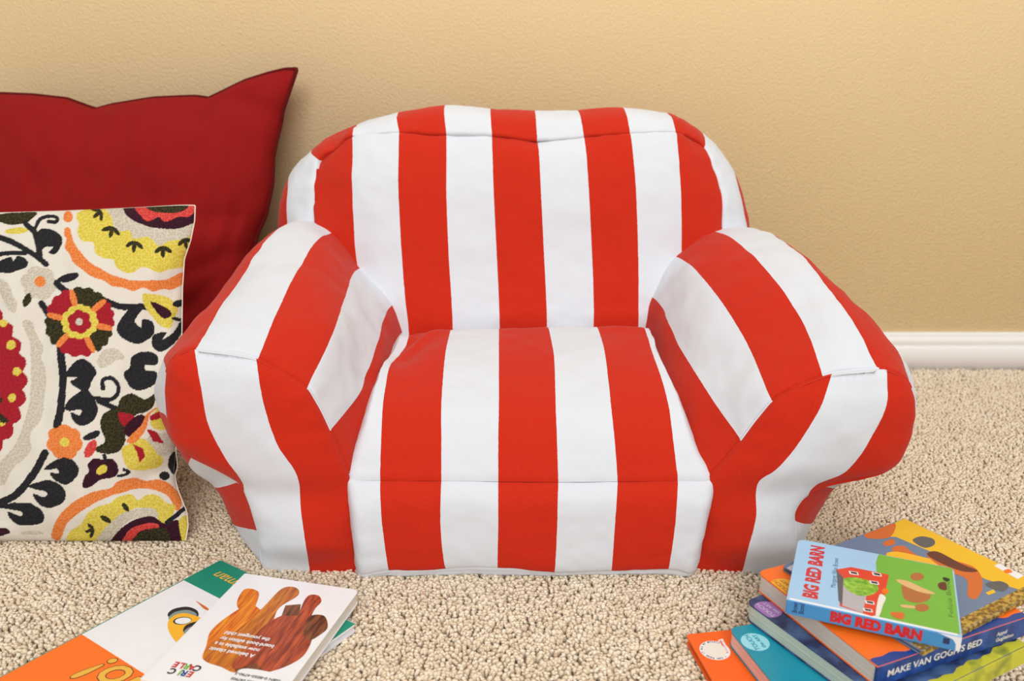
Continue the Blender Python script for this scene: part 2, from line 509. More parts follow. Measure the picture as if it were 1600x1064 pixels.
    c0 = G0.reshape(-1, 3).mean(0)
    # skirt turned in behind the seam
    sk = lambda e: e * .985 + c0 * .015 + np.array([0, .016, 0])
    G = np.concatenate([sk(G[:, :1]), G, sk(G[:, -1:])], axis=1)
    uu = np.concatenate([uu[:, :1], uu, uu[:, -1:]], axis=1)
    G = np.concatenate([sk(G[:1]), G], axis=0); uu = np.concatenate([uu[:1], uu], axis=0)
    G[..., 2] = np.maximum(G[..., 2], -.004)
    panel('arm_front_panel', G, uu, a)
    k0 = int(np.argmax(u[3] > -.05)); k1 = int(np.argmax(u[3] > 9.9))
    rp_, ru_ = row[k0:k1], u[3, k0:k1]
    T3 = np.gradient(rp_, axis=0); T3 /= np.linalg.norm(T3, axis=1, keepdims=True) + 1e-9
    A3 = np.cross(T3, [0, 1, 0]); A3 /= np.linalg.norm(A3, axis=1, keepdims=True) + 1e-9
    an = np.linspace(0, 2 * math.pi, 7)
    SG = rp_[:, None] + .0016 * (np.cos(an)[None, :, None] * A3[:, None] + np.sin(an)[None, :, None] * np.array([0, 1., 0]))
    panel('arm_seam', SG, np.broadcast_to(ru_[:, None], SG.shape[:2]), a)
    return a

arm('L',
    [(546, 741, .985), (517, 674, .98), (481, 606, .98), (403, 558, .98), (304, 546, .982), (257, 577, .992), (255, 650, .993), (300, 712, .99), (376, 754, .985), (403, 832, .98), (411, 890, .98)],
    None,
    [[(575, 657, 1.06), (561, 613, 1.07), (522, 513, 1.09), (434, 485, 1.08), (339, 491, 1.08)],
     [(600, 590, 1.15), (589, 541, 1.17), (539, 463, 1.20), (467, 419, 1.20), (381, 430, 1.20)],
     [(622, 524, 1.30), (610, 479, 1.32), (560, 419, 1.35), (506, 369, 1.36), (437, 355, 1.36)]],
    [[(-.451, 1.08, .265), (-.470, 1.08, .195), (-.428, 1.06, .117), (-.402, 1.06, .082), (-.385, 1.06, .03), (-.365, 1.06, 0)],
     [(-.438, 1.2, .29), (-.46, 1.2, .215), (-.415, 1.2, .145), (-.395, 1.2, .09), (-.395, 1.2, .035), (-.375, 1.2, 0)],
     [(-.415, 1.36, .325), (-.43, 1.36, .25), (-.405, 1.36, .17), (-.385, 1.36, .11), (-.385, 1.36, .045), (-.37, 1.36, 0)]],
    [(545, 310), (547, 335), (552, 370), (559, 403), (575, 432), (606, 481), (640, 501), (674, 517), (708, 532), (741, 546), (785, 553), (830, 558), (910, 564)],
    [(545, 300), (550, 284), (560, 268), (575, 261), (607, 258), (645, 261), (663, 264), (685, 270), (699, 279), (708, 290), (716, 308), (735, 345), (754, 376), (790, 391), (832, 403), (865, 408), (912, 412)],
    [[(430, 500), (500, 640), (546, 741), (559, 830), (566, 905)],
     [(398, 545), (400, 560), (411, 630), (431, 691), (464, 743), (470, 802), (486, 910)],
     [(303, 540), (304, 550), (314, 607), (325, 663), (350, 713), (378, 754), (380, 800), (385, 910)]],
    545, 910, 'left')
arm('R',
    [(1106, 748, .985), (1157, 689, .98), (1206, 626, .98), (1287, 585, .98), (1376, 577, .982), (1427, 600, .992), (1431, 672, .993), (1345, 745, .99), (1284, 759, .985), (1242, 817, .98), (1240, 888, .98)],
    None,
    [[(1070, 660, 1.06), (1100, 602, 1.075), (1165, 531, 1.09), (1252, 498, 1.08), (1318, 482, 1.08)],
     [(1040, 600, 1.15), (1062, 542, 1.17), (1111, 449, 1.21), (1192, 416, 1.21), (1263, 411, 1.20)],
     [(1012, 525, 1.30), (1025, 468, 1.32), (1062, 403, 1.35), (1130, 364, 1.37), (1198, 363, 1.37)]],
    [[(.497, 1.08, .275), (.522, 1.08, .205), (.475, 1.06, .117), (.437, 1.06, .083), (.412, 1.06, .03), (.392, 1.06, 0)],
     [(.472, 1.2, .305), (.50, 1.2, .225), (.46, 1.2, .145), (.43, 1.2, .09), (.42, 1.2, .035), (.40, 1.2, 0)],
     [(.446, 1.37, .325), (.46, 1.37, .25), (.44, 1.37, .17), (.42, 1.37, .11), (.41, 1.37, .045), (.39, 1.37, 0)]],
    [(576, 1368), (578, 1335), (582, 1300), (600, 1250), (626, 1206), (660, 1178), (689, 1157), (720, 1130), (748, 1106), (790, 1101), (830, 1096), (912, 1082)],
    [(576, 1380), (584, 1405), (597, 1420), (620, 1428), (645, 1429), (676, 1424), (700, 1415), (721, 1404), (735, 1385), (742, 1371), (747, 1337), (758, 1287), (775, 1256), (797, 1241), (817, 1242), (850, 1243), (912, 1238)],
    [[(1230, 500), (1150, 650), (1106, 748), (1096, 830), (1082, 905)],
     [(1302, 570), (1301, 582), (1282, 637), (1247, 694), (1214, 732), (1184, 757), (1182, 809), (1168, 863), (1157, 905)],
     [(1386, 570), (1386, 632), (1358, 691), (1324, 736), (1274, 760), (1260, 796), (1262, 910)]],
    576, 910, 'right')

# --- backrest
cols = {0: [(494, 248), (492, 270), (489, 320), (491, 380), (497, 450), (503, 520)],
        1: [(551, 211), (551, 245), (551, 306), (557, 406), (568, 470), (576, 520)],
        2: [(624, 206), (623, 245), (623, 306), (629, 406), (634, 470), (639, 518)],
        3: [(698, 210), (698, 245), (698, 306), (702, 406), (706, 470), (708, 515)],
        4: [(769, 211), (770, 245), (772, 306), (777, 406), (780, 470), (781, 512)],
        5: [(840, 217), (843, 245), (846, 306), (851, 406), (854, 470), (855, 510)],
        6: [(913, 211), (917, 245), (921, 306), (926, 406), (928, 470), (928, 508)],
        7: [(985, 208), (990, 245), (995, 306), (998, 406), (998, 470), (998, 508)],
        8: [(1057, 206), (1061, 245), (1065, 306), (1066, 406), (1064, 470), (1060, 515)],
        9: [(1104, 228), (1114, 252), (1130, 306), (1131, 380), (1127, 450), (1118, 520)]}
rowD = [1.435, 1.405, 1.378, 1.352, 1.33, 1.318]
R = []
for i in range(6):
    R.append([pu(*cols[c][i], rowD[i] + {0: .045, 1: .012, 8: .012, 9: .045}.get(c, 0), c) for c in range(10)])
R.append([(p[0], p[1] + .0, p[2] - .10, p[3]) for p in R[-1]])
C = cr2(ctrl(R), 14, 12); G, u = C[..., :3], C[..., 3]
G = cloth(G, u, .0022, ('u0', 'v0', 'v1'), .002, out=np.array([0, -1, 0]))
back = panel('backrest', G, u, chair)
ring = [((500, 520), (450, 500), -4.2), ((496, 450), (443, 430), -3.2), ((491, 380), (437, 365), -2.2), ((489, 330), (437, 325), -1.5), ((490, 298), (446, 291), -1), ((492, 266), (464, 256), -.4), ((495, 247), (490, 231), 0), ((522, 228), (522, 210), .5),
        ((551, 211), (562, 192), 1), ((624, 206), (624, 175), 2), ((698, 210), (696, 164), 3), ((769, 211), (767, 169), 4), ((840, 217), (836, 172), 5), ((913, 211), (903, 172), 6), ((985, 208), (973, 166), 7),
        ((1057, 206), (1042, 177), 8), ((1083, 214), (1072, 192), 8.5), ((1104, 228), (1093, 206), 9), ((1114, 252), (1124, 236), 9.4), ((1127, 292), (1151, 280), 9.95), ((1131, 330), (1165, 325), 10.5), ((1131, 380), (1166, 362), 11.2), ((1127, 450), (1162, 430), 12.2), ((1118, 520), (1150, 500), 13.2)]
seam, mid, q1, q3, rear = [], [], [], [], []
for (sx, sy), (mx, my), uu in ring:
    z = P(sx, sy, 1.43)[2]
    Ds = np.interp(sy, [206, 245, 306, 406, 470, 520], rowD) + (.045 if (uu <= 0 or uu >= 9) else .03 if uu in (.5, 8.5) else .012 if uu in (1, 8) else 0)
    a = P(sx, sy, Ds); b = P(mx, my, Ds + .085)
    c = np.array([a[0], Ds + .20, a[2] + .005])
    # round the flanks the front panel's stripes carry on; over the top they run front to back
    fl = {-4.2: (0, -1.2, -2.0, -2.8, -3.6), -3.2: (0, -1.2, -1.9, -2.7, -3.5), -2.2: (0, -1.15, -1.85, -2.6, -3.4), -1.5: (0, -1.12, -1.8, -2.5, -3.2), -1: (0, -.95, -1.5, -2.0, -2.7), -.4: (0, -.4, -.7, -1.0, -1.5),
          9.4: (9, 9.3, 9.6, 10.0, 10.5), 9.95: (9, 9.9, 10.5, 11.0, 11.6), 10.5: (9, 9.98, 10.7, 11.4, 12.1), 11.2: (9, 9.85, 10.4, 11.3, 12.2), 12.2: (9, 10, 10.7, 11.5, 12.3), 13.2: (9, 10, 10.8, 11.6, 12.4)}.get(uu, (uu,) * 5)
    seam.append((*a, fl[0])); mid.append((*b, fl[2])); rear.append((*c, fl[4]))
    q1.append((*(a * .5 + b * .5 + (b - a) * np.array([.22, -.12, .22])), fl[1]))
    q3.append((*(c * .5 + b * .5 + (b - c) * np.array([.2, .0, .2])), fl[3]))
tuck = [(*(np.array(p[:3]) * .97 + np.array([0, 1.5, .3]) * .03 + (0, .012, 0)), p[3]) for p in seam]
Cb = cr2(ctrl([seam, q1, mid, q3, rear]), 8, 10)
tk = cr1(ctrl([tuck])[0], 10)
G, u = Cb[..., :3], Cb[..., 3]
G = cloth(G, u, .0024, ('u0', 'u1'), .0034, out=np.array([0, 0, 1]))
G = np.concatenate([tk[None, :, :3], G]); u = np.concatenate([tk[None, :, 3], u])
panel('boxing_band', G, u, back)
rim = Cb[-1]
cen = np.array([0, 1.60, .28])
Rr = []
for kk, (f_, dy) in enumerate(((1, 0), (.8, .03), (.5, .05), (.2, .055), (.02, .056))):
    g = rim[:, :3] * f_ + cen * (1 - f_); g[:, 1] += dy
    Rr.append(np.concatenate([g, (g[:, :1] - 0.0) / .0737 + 4.5], 1))
C = cr2(np.array(Rr), 6, 1)
panel('rear_panel', C[..., :3], C[..., 3], back, flip=True)

# ------------------------------------------------------------------ cushions
def cushion(O, X, U, N, W, Hh, T, outline, nu, nv, seed):
    """O bottom middle, X right, U up the cushion, N towards the room; outline(s,t)->(ds,dt) in metres."""
    s = np.sin(np.linspace(-1, 1, nu) * math.pi / 2) * .35 + np.linspace(-1, 1, nu) * .65
    t = (np.sin(np.linspace(-1, 1, nv) * math.pi / 2) * .35 + np.linspace(-1, 1, nv) * .65 + 1) / 2
    S, Tt = np.meshgrid(s, t)
    ds, dt = outline(S, Tt)
    base = O + (S * W / 2 + ds)[..., None] * X + (Tt * Hh + dt)[..., None] * U
    e = (1 - np.abs(S) ** 2.6) * (1 - np.abs(2 * Tt - 1) ** 2.6)
    b = T * np.clip(e, 0, 1) ** .55
    wr = noise3(np.stack([S * 5 + seed, Tt * 5, S * 0 + seed], -1)) * .006 + noise3(np.stack([S * 12 + seed, Tt * 12, S * 0], -1)) * .003
    edge = np.clip(1 - e * 2.2, 0, 1)
    ang = np.arctan2(Tt - .5, S * .5)
    wr = wr * np.clip(e * 4, 0, 1) + edge * np.clip(e * 9, 0, 1) * .006 * noise3(np.stack([ang * 7 + seed, e * 2, S * 0], -1))
    front = base + (b + wr)[..., None] * N
    backf = base - (b * .8)[..., None] * N
    return front, backf, S, Tt
def cushion_obj(name, label, front, backf, mat_f, mat_b, colr, ground=(0, 0, 0), zmin=.0015):
    root = empty(name, ground)
    tag(root, label, 'cushion', 'cushions leaning on the wall')
    o = np.array(ground)
    m, n = front.shape[:2]
    front[..., 2] = np.maximum(front[..., 2], zmin); backf[..., 2] = np.maximum(backf[..., 2], zmin)
    link('front_cover', mesh_np('front_cover', front - o, grid_faces(m, n), None, colr), mat_f, root)
    bk = backf[::4, ::4] if m % 4 == 1 and n % 4 == 1 else backf
    link('back_cover', mesh_np('back_cover', backf - o, grid_faces(m, n, True)), mat_b, root)
    return root
def tube(name, pts, rad, mat, parent, off, ns=6, closed=False):
    pts = np.asarray(pts, float)
    T = np.gradient(pts, axis=0); T /= np.linalg.norm(T, axis=1, keepdims=True) + 1e-9
    ref = np.array([0, -1, .2]); A = np.cross(T, ref); A /= np.linalg.norm(A, axis=1, keepdims=True) + 1e-9
    B = np.cross(T, A)
    a = np.arange(ns) / ns * 2 * math.pi
    V = pts[:, None] + rad * (np.cos(a)[None, :, None] * A[:, None] + np.sin(a)[None, :, None] * B[:, None])
    m = len(pts)
    Fc = [(i * ns + j, i * ns + (j + 1) % ns, (i + 1) * ns + (j + 1) % ns, (i + 1) * ns + j) for i in range(m - 1) for j in range(ns)]
    return link(name, mesh_np(name, V.reshape(-1, 3) - np.asarray(off), Fc), mat, parent)

# red cushion
TRc = P(463, 110, 1.715); bot = np.array([-.405, 1.50, 0.01])
U = np.array([0, TRc[1] - bot[1], TRc[2] - bot[2]]); Hh = np.linalg.norm(U); U /= Hh
X = np.array([1., 0, 0]); N = np.cross(X, U); N = N if N[1] < 0 else -N
W = .64
O = np.array([TRc[0] - W / 2, bot[1], bot[2]])
def edge_tab(px, D0, D1, pts, axis):
    return pts
xr = []   # right edge: offset from the corner's X at height fraction t
for x, y in [(463, 112), (452, 145), (441, 175), (434, 210), (427, 245), (425, 290), (415, 335), (402, 365), (392, 400), (385, 450)]:
    d = ray(x, y)
    # intersection with the cushion's middle plane
    tt = np.dot(O - np.array([0, 0, H]), N) / np.dot(d, N); q = np.array([0, 0, H]) + d * tt
    xr.append((np.dot(q - O, U) / Hh, q[0] - TRc[0]))
xr.append((.15, -.03)); xr.append((0, 0)); xr.sort()
yt = []
for x, y in [(-260, 120), (-200, 150), (-60, 146), (0, 147), (50, 149), (105, 155), (135, 166), (150, 171), (175, 164), (240, 154), (305, 151), (325, 153), (345, 143), (385, 126), (420, 115), (445, 109), (463, 108)]:
    d = ray(x, y); tt = np.dot(O - np.array([0, 0, H]), N) / np.dot(d, N); q = np.array([0, 0, H]) + d * tt
    yt.append(((q[0] - O[0]) / (W / 2), np.dot(q - O, U) - Hh))
def out_red(S, T_):
    r = np.interp(T_, *zip(*xr)); tp = np.interp(S, *zip(*yt))
    l = .03 * (1 - (2 * T_ - 1) ** 2)
    return np.where(S > 0, r * np.clip(S, 0, 1) ** 2, l * S ** 2), tp * smooth01((T_ - .55) / .45)
fr, bk, S_, T_ = cushion(O, X, U, N, W, Hh, .085, out_red, 161, 161, 2.0)
for (s0, t0, an_, ln_, wd_, dp_) in ((.80, .90, -.55, .30, .03, .010), (.72, .55, .1, .22, .035, .008), (.70, .42, .35, .25, .03, .010), (.62, .33, .6, .28, .03, .012), (-.1, .93, 1.2, .12, .05, .006), (.52, .95, 1.0, .12, .04, .008), (.35, .60, .2, .4, .06, .004)):
    ca_, sa_ = math.cos(an_), math.sin(an_); a_ = (S_ - s0) * .5; b_ = T_ - t0
    al, ac = a_ * ca_ + b_ * sa_, -a_ * sa_ + b_ * ca_
    fr -= (dp_ * np.exp(-(al / ln_ * 2) ** 2 - (ac / wd_) ** 2))[..., None] * N
g0 = (float(O[0]), float(O[1]), 0)
redc = cushion_obj('red_cushion', 'large plain dark red cushion leaning on the wall behind the patterned one', fr, bk, M['red_linen'], M['red_linen'], None, g0)
edge = np.concatenate([fr[:, 0], fr[-1, 1:], fr[::-1, -1][1:]])
tube('edge_seam', edge, .0042, M['red_edge'], redc, g0)

# patterned cushion ---------------------------------------------------
QW, QH, QX0 = 3.8, 2.0, -2100
def canvas_print():
    sx = 2.0
    w, h = int((1240 - QX0) / sx), int(2140 / sx)
    img = np.zeros((h, w, 3)); 
    yy, xx = np.mgrid[0:h, 0:w]
    XX = xx * sx + QX0; YY = yy * sx - 40.0
    wob = 5 * noise3(np.stack([XX / 60, YY / 60, XX * 0 + .5], -1))
    wob2 = 5 * noise3(np.stack([XX / 60, YY / 60, XX * 0 + 7.5], -1))
    MX = np.where(XX < -452, -904 - XX, XX) + wob; MY = YY + wob2
    # stipple cells
    ci, cj = np.floor(XX / 15).astype(int), np.floor(YY / 15).astype(int)
    best = np.full(XX.shape, 1e9)
    jit = np.random.default_rng(5).random((64, 64, 2))
    for a in (-1, 0, 1):
        for b in (-1, 0, 1):
            i, j = ci + a, cj + b
            jx = (i + .15 + .7 * jit[i % 64, j % 64, 0]) * 15; jy = (j + .15 + .7 * jit[i % 64, j % 64, 1]) * 15
            best = np.minimum(best, (XX - jx) ** 2 + (YY - jy) ** 2)
    cell = np.clip((np.sqrt(best) - 4.0) / 3.0, 0, 1)
    C = {k: np.array(lin(*v)[:3]) for k, v in dict(
        cream=(224, 216, 203), char=(44, 42, 44), yel=(206, 184, 52), org=(221, 112, 44), red=(172, 34, 42), olive=(66, 60, 32), plum=(64, 24, 40), taupe=(188, 178, 158), brt=(196, 52, 50)).items()}
    D2 = {'yel': (226, 208, 104), 'org': (230, 142, 82), 'red': (150, 28, 44), 'olive': (34, 32, 24), 'plum': (44, 16, 30), 'taupe': (212, 203, 186), 'char': (30, 30, 34), 'brt': (214, 84, 76)}
    D2 = {k: np.array(lin(*v)[:3]) for k, v in D2.items()}
    img[:] = C['cream']
    def put(mask, sl, c):
        a = img[sl]
        if c in D2:
            t = cell[sl][mask][:, None] * .85
            a[mask] = C[c] * (1 - t) + D2[c] * t if c not in ('olive', 'char', 'plum', 'red') else C[c] * t + D2[c] * (1 - t)
        else: a[mask] = C[c]
    full = (slice(None), slice(None))
    def poly(pts, c, sm=True):
        p = np.array(pts, float)
        if sm:
            q = np.concatenate([p[-2:], p, p[:3]]); p = cr1(q, 6)[12:-12]
        x0, y0 = p.min(0) - 14; x1, y1 = p.max(0) + 14
        def go(sl):
            mx, my = MX[sl], MY[sl]
            ins = np.zeros(mx.shape, bool)
            for (ax, ay), (bx, by) in zip(p, np.roll(p, -1, 0)):
                if ay == by: continue
                cnd = (ay > my) != (by > my)
                ins ^= cnd & (mx < (bx - ax) * (my - ay) / (by - ay) + ax)
            put(ins, sl, c)
        r0, r1 = max(0, int((y0 + 40) / sx)), min(h, int((y1 + 40) / sx) + 1)
        for (l, r) in ((x0, x1), (-904 - x1, -904 - x0)):
            c0, c1 = max(0, int((l - QX0) / sx)), min(w, int((r - QX0) / sx) + 1)
            if c1 > c0 and r1 > r0: go((slice(r0, r1), slice(c0, c1)))
    def stroke(pts, wd, c='char', w2=None):
        p = cr1(np.array(pts, float), 8); t = np.gradient(p, axis=0); t /= np.linalg.norm(t, axis=1, keepdims=True) + 1e-9
        n = np.stack([-t[:, 1], t[:, 0]], 1); ww = np.linspace(wd, w2 or wd, len(p))[:, None] / 2
        poly(np.concatenate([p + n * ww, (p - n * ww)[::-1]]), c, False)
        ell(p[0], wd / 2, wd / 2, 0, c); ell(p[-1], (w2 or wd) / 2, (w2 or wd) / 2, 0, c)
    def ell(c0, a, b, rot, c, sc=0, k=0):
        th = np.linspace(0, 2 * math.pi, 48 if not k else 20 * k, endpoint=False)
        rr = 1 + sc * np.abs(np.cos(th * k / 2)) - sc if k else 1
        x = a * np.cos(th) * rr; y = b * np.sin(th) * rr; r = math.radians(rot)
        poly(np.stack([c0[0] + x * math.cos(r) - y * math.sin(r), c0[1] + x * math.sin(r) + y * math.cos(r)], 1), c, False)
    def leaf3(x, y, rot, s=1):
        for da, l in ((-50, .9), (0, 1.1), (50, .9)):
            a = math.radians(rot + da)
            ell((x + math.cos(a) * 36 * s, y + math.sin(a) * 36 * s), 34 * s * l, 13 * s, rot + da, 'olive')
    # left medallion
    ell((-452, 1080), 617, 617, 0, 'red', .05, 34)
    ell((-452, 1080), 420, 420, 0, 'cream'); ell((-452, 1080), 380, 380, 0, 'yel', .06, 24); ell((-452, 1080), 250, 250, 0, 'taupe'); ell((-452, 1080), 190, 190, 0, 'plum'); ell((-452, 1080), 120, 120, 0, 'brt', .1, 12)
    for (x, y, r) in ((65, 868, 28), (100, 1027, 26), (72, 1180, 24), (20, 740, 24), (10, 1330, 22)): ell((x, y), r, r, 0, 'yel')
    poly([(0, 1275), (30, 1300), (50, 1325), (20, 1335), (0, 1325)], 'olive'); poly([(0, 1185), (15, 1195), (5, 1215), (-10, 1215)], 'olive')
    poly([(130, 735), (180, 730), (215, 800), (255, 880), (245, 940), (270, 1020), (265, 1150), (245, 1300), (180, 1400), (180, 1500), (80, 1600), (30, 1690), (0, 1700), (-60, 1720), (-60, 1610), (0, 1560), (100, 1440), (160, 1270), (180, 1120), (180, 930), (165, 830)], 'taupe')
    poly([(-20, 470), (50, 510), (75, 570), (100, 620), (90, 675), (50, 660), (0, 570), (-30, 520)], 'taupe')
    # upper right medallion
    poly([(385, 175), (380, 220), (395, 240), (385, 290), (410, 330), (430, 380), (470, 410), (510, 440), (560, 470), (620, 490), (660, 520), (720, 530), (790, 550), (850, 530), (910, 550), (970, 535), (1020, 540), (1090, 500), (1090, 435), (1000, 475), (930, 485), (850, 485), (780, 485), (700, 465), (620, 430), (540, 380), (480, 320), (440, 260), (415, 180)], 'org')
    ell((403, 108), 26, 34, 0, 'org')
    poly([(450, 110), (480, 70), (570, 50), (720, 40), (1180, 20), (1175, 180), (1130, 250), (1105, 390), (1010, 420), (940, 440), (880, 415), (840, 405), (790, 440), (740, 440), (690, 410), (670, 360), (610, 355), (560, 320), (550, 265), (490, 250), (460, 200), (470, 150)], 'yel')
    poly([(625, 45), (660, 110), (685, 190), (770, 190), (790, 235), (880, 230), (940, 280), (1010, 250), (1090, 240), (1155, 200), (1180, 130), (1180, 20), (730, 20)], 'taupe')
    poly([(725, 40), (760, 110), (830, 150), (930, 175), (1040, 180), (1120, 155), (1195, 110), (1195, 10), (740, 10)], 'plum')
    poly([(800, 50), (840, 110), (880, 135), (940, 112), (980, 140), (1060, 105), (1120, 105), (1160, 60), (1150, 10), (820, 10)], 'brt')
    poly([(860, 45), (900, 75), (1000, 85), (1080, 75), (1120, 40), (1100, 10), (880, 10)], 'olive')
    leaf3(600, 70, 140, .9); leaf3(668, 165, 105); leaf3(800, 250, 95); leaf3(968, 280, 88); leaf3(1095, 235, 80, .9)
    # upper left sprig
    poly([(-40, 90), (0, 88), (210, 80), (190, 120), (140, 150), (60, 155), (0, 138), (-60, 120)], 'olive')
    ell((97, 192), 68, 18, -5, 'yel')
    stroke([(-60, 215), (0, 235), (100, 270), (200, 330), (272, 388)], 34); stroke([(150, 150), (210, 210), (235, 340)], 34)
    stroke([(205, 180), (240, 122), (300, 106), (342, 116), (325, 140), (285, 138)], 22)
    poly([(225, 200), (280, 180), (340, 200), (368, 240), (360, 295), (330, 330), (285, 322), (312, 290), (260, 290), (222, 330)], 'char')
    stroke([(-40, 345), (30, 325), (150, 322)], 28); poly([(-30, 390), (60, 345), (78, 372), (110, 340), (165, 372), (150, 412), (100, 430), (50, 442), (-30, 430)], 'char')
    ell((232, 502), 112, 104, 10, 'taupe', .16, 6); ell((235, 495), 32, 32, 0, 'org'); ell((160, 602), 22, 42, 20, 'olive')
    ell((405, 470), 66, 24, -16, 'char'); stroke([(335, 505), (400, 560)], 40)
    stroke([(600, 600), (700, 638), (800, 645), (870, 645)], 40); stroke([(245, 622), (300, 700)], 38, 'char', 46)
    stroke([(355, 880), (368, 1000), (370, 1100), (360, 1230), (340, 1350)], 46)
    # large flower
    cx, cy = 472, 732
    segs = [(-105, -40, 'olive'), (-40, 12, 'red'), (12, 65, 'olive'), (65, 133, 'red'), (133, 192, 'olive'), (192, 255, 'red')]
    for a0, a1, c in segs:
        th = np.radians(np.linspace(a0, a1, 24)); t = np.linspace(0, 1, 24)
        rr = 196 + 16 * np.abs(np.sin(t * 3 * math.pi)) - 22 * np.abs(2 * t - 1) ** 6
        poly([(cx, cy)] + list(zip(cx + rr * np.cos(th), cy + rr * np.sin(th))), c, False)
    for a0, _, _ in segs:
        a = math.radians(a0); ell((cx + 140 * math.cos(a), cy + 140 * math.sin(a)), 62, 19, a0, 'org')
    ell((cx, cy), 112, 105, 0, 'yel', .1, 12); ell((cx, cy), 74, 72, 20, 'red', .16, 6); ell((cx, cy), 22, 22, 0, 'taupe')
    poly([(790, 640), (850, 655), (800, 720), (835, 765), (845, 715), (900, 730), (920, 780), (890, 830), (830, 862), (770, 850), (710, 815), (693, 770), (720, 710)], 'char')
    poly([(850, 568), (930, 570), (1000, 590), (1057, 650), (1035, 710), (1010, 768), (950, 750), (900, 700), (860, 640)], 'yel'); poly([(895, 612), (960, 635), (1012, 670), (1012, 702), (970, 708), (930, 675)], 'plum')
    ell((1062, 622), 40, 20, -15, 'char'); ell((1050, 716), 34, 12, 5, 'char')
    poly([(915, 805), (990, 792), (965, 835), (1030, 795), (1070, 730), (1095, 760), (1045, 850), (960, 908), (910, 892), (898, 850)], 'char')
    poly([(590, 1000), (573, 960), (620, 900), (690, 893), (738, 950), (685, 958), (655, 985), (615, 1005)], 'taupe')
    poly([(780, 940), (850, 908), (930, 930), (930, 985), (862, 988), (868, 1022), (930, 1030), (920, 1100), (860, 1132), (790, 1135), (755, 1090), (733, 1040), (768, 1000)], 'char')
    poly([(380, 1050), (430, 980), (490, 953), (537, 980), (572, 1030), (550, 1080), (520, 1132), (470, 1132), (415, 1088), (465, 1062), (420, 1058)], 'char')
    poly([(380, 1240), (430, 1180), (500, 1138), (560, 1180), (578, 1250), (560, 1310), (500, 1347), (450, 1335), (418, 1270), (470, 1285), (475, 1250), (410, 1262)], 'char')
    stroke([(612, 1130), (612, 1082), (660, 1068), (702, 1110), (692, 1165), (640, 1192), (550, 1180)], 26); stroke([(590, 1200), (690, 1250)], 36); stroke([(480, 1100), (520, 1170)], 40)
    # tulip
    poly([(720, 1480), (800, 1440), (850, 1425), (910, 1480), (972, 1550), (930, 1600), (830, 1612), (760, 1600), (728, 1540)], 'yel'); poly([(870, 1420), (1000, 1390), (1050, 1480), (960, 1530), (900, 1470)], 'taupe'); poly([(890, 1320), (960, 1220), (1010, 1350), (930, 1372)], 'yel')
    poly([(608, 1290), (650, 1260), (690, 1250), (720, 1180), (790, 1160), (860, 1190), (920, 1160), (908, 1235), (860, 1270), (800, 1290), (745, 1380), (740, 1440), (700, 1500), (640, 1517), (580, 1510), (568, 1480), (620, 1440), (600, 1360)], 'olive')
    poly([(705, 1268), (805, 1300), (770, 1350), (722, 1340)], 'red'); poly([(800, 1295), (858, 1290), (835, 1355), (765, 1412), (735, 1372)], 'plum')
    poly([(940, 1235), (885, 1290), (865, 1370), (805, 1445), (748, 1435), (830, 1350), (870, 1280)], 'org')
    poly([(785, 1453), (848, 1485), (858, 1530), (828, 1567), (812, 1510)], 'red', False); poly([(868, 1368), (930, 1388), (975, 1458), (905, 1440)], 'red', False); poly([(890, 1290), (960, 1262), (960, 1300), (900, 1315)], 'red')
    ell((382, 1445), 112, 106, 12, 'org', .14, 7); ell((382, 1446), 30, 28, 0, 'yel')
    ell((545, 1408), 56, 22, -24, 'char'); ell((536, 1488), 28, 58, 28, 'brt')
    poly([(520, 1580), (560, 1545), (615, 1552), (672, 1550), (702, 1600), (680, 1650), (600, 1672), (540, 1712), (488, 1712), (500, 1650), (525, 1620)], 'plum'); ell((602, 1610), 36, 24, -35, 'yel'); stroke([(618, 1530), (624, 1552)], 26)
    stroke([(700, 1645), (740, 1640), (768, 1622), (735, 1608)], 18); poly([(1010, 1520), (1050, 1500), (1060, 1570), (1030, 1640), (1000, 1590)], 'char'); ell((975, 1645), 32, 26, 0, 'char')
    stroke([(265, 1510), (200, 1630), (100, 1750), (-20, 1820)], 46)
    poly([(260, 1600), (350, 1545), (430, 1548), (464, 1600), (450, 1655), (390, 1697), (320, 1672), (293, 1628), (345, 1632), (335, 1605), (290, 1610)], 'char')
    poly([(170, 1705), (260, 1673), (340, 1690), (388, 1740), (370, 1803), (290, 1837), (230, 1812), (193, 1755), (265, 1772), (272, 1742), (200, 1725)], 'char')
    poly([(-20, 1835), (100, 1803), (200, 1820), (258, 1870), (242, 1932), (120, 1937), (60, 1900), (43, 1855), (122, 1882), (125, 1858), (50, 1842)], 'char')
    # lower medallion
    poly([(302, 1990), (330, 1920), (350, 1890), (400, 1830), (470, 1780), (560, 1740), (660, 1720), (700, 1680), (800, 1658), (870, 1672), (950, 1668), (1010, 1700), (1062, 1750), (1078, 1830), (1048, 1850), (1000, 1770), (920, 1730), (840, 1720), (740, 1740), (600, 1790), (480, 1860), (400, 1930), (360, 2020), (310, 2020)], 'org')
    poly([(405, 1990), (480, 1930), (520, 1870), (580, 1830), (650, 1810), (700, 1770), (780, 1758), (820, 1790), (870, 1760), (930, 1758), (980, 1800), (1045, 1830), (1010, 1900), (960, 1930), (900, 1850), (800, 1840), (740, 1880), (650, 1950), (560, 2060), (410, 2050)], 'yel')
    poly([(560, 2040), (680, 1900), (780, 1850), (900, 1838), (935, 1890), (800, 1900), (720, 1950), (650, 2060)], 'taupe')
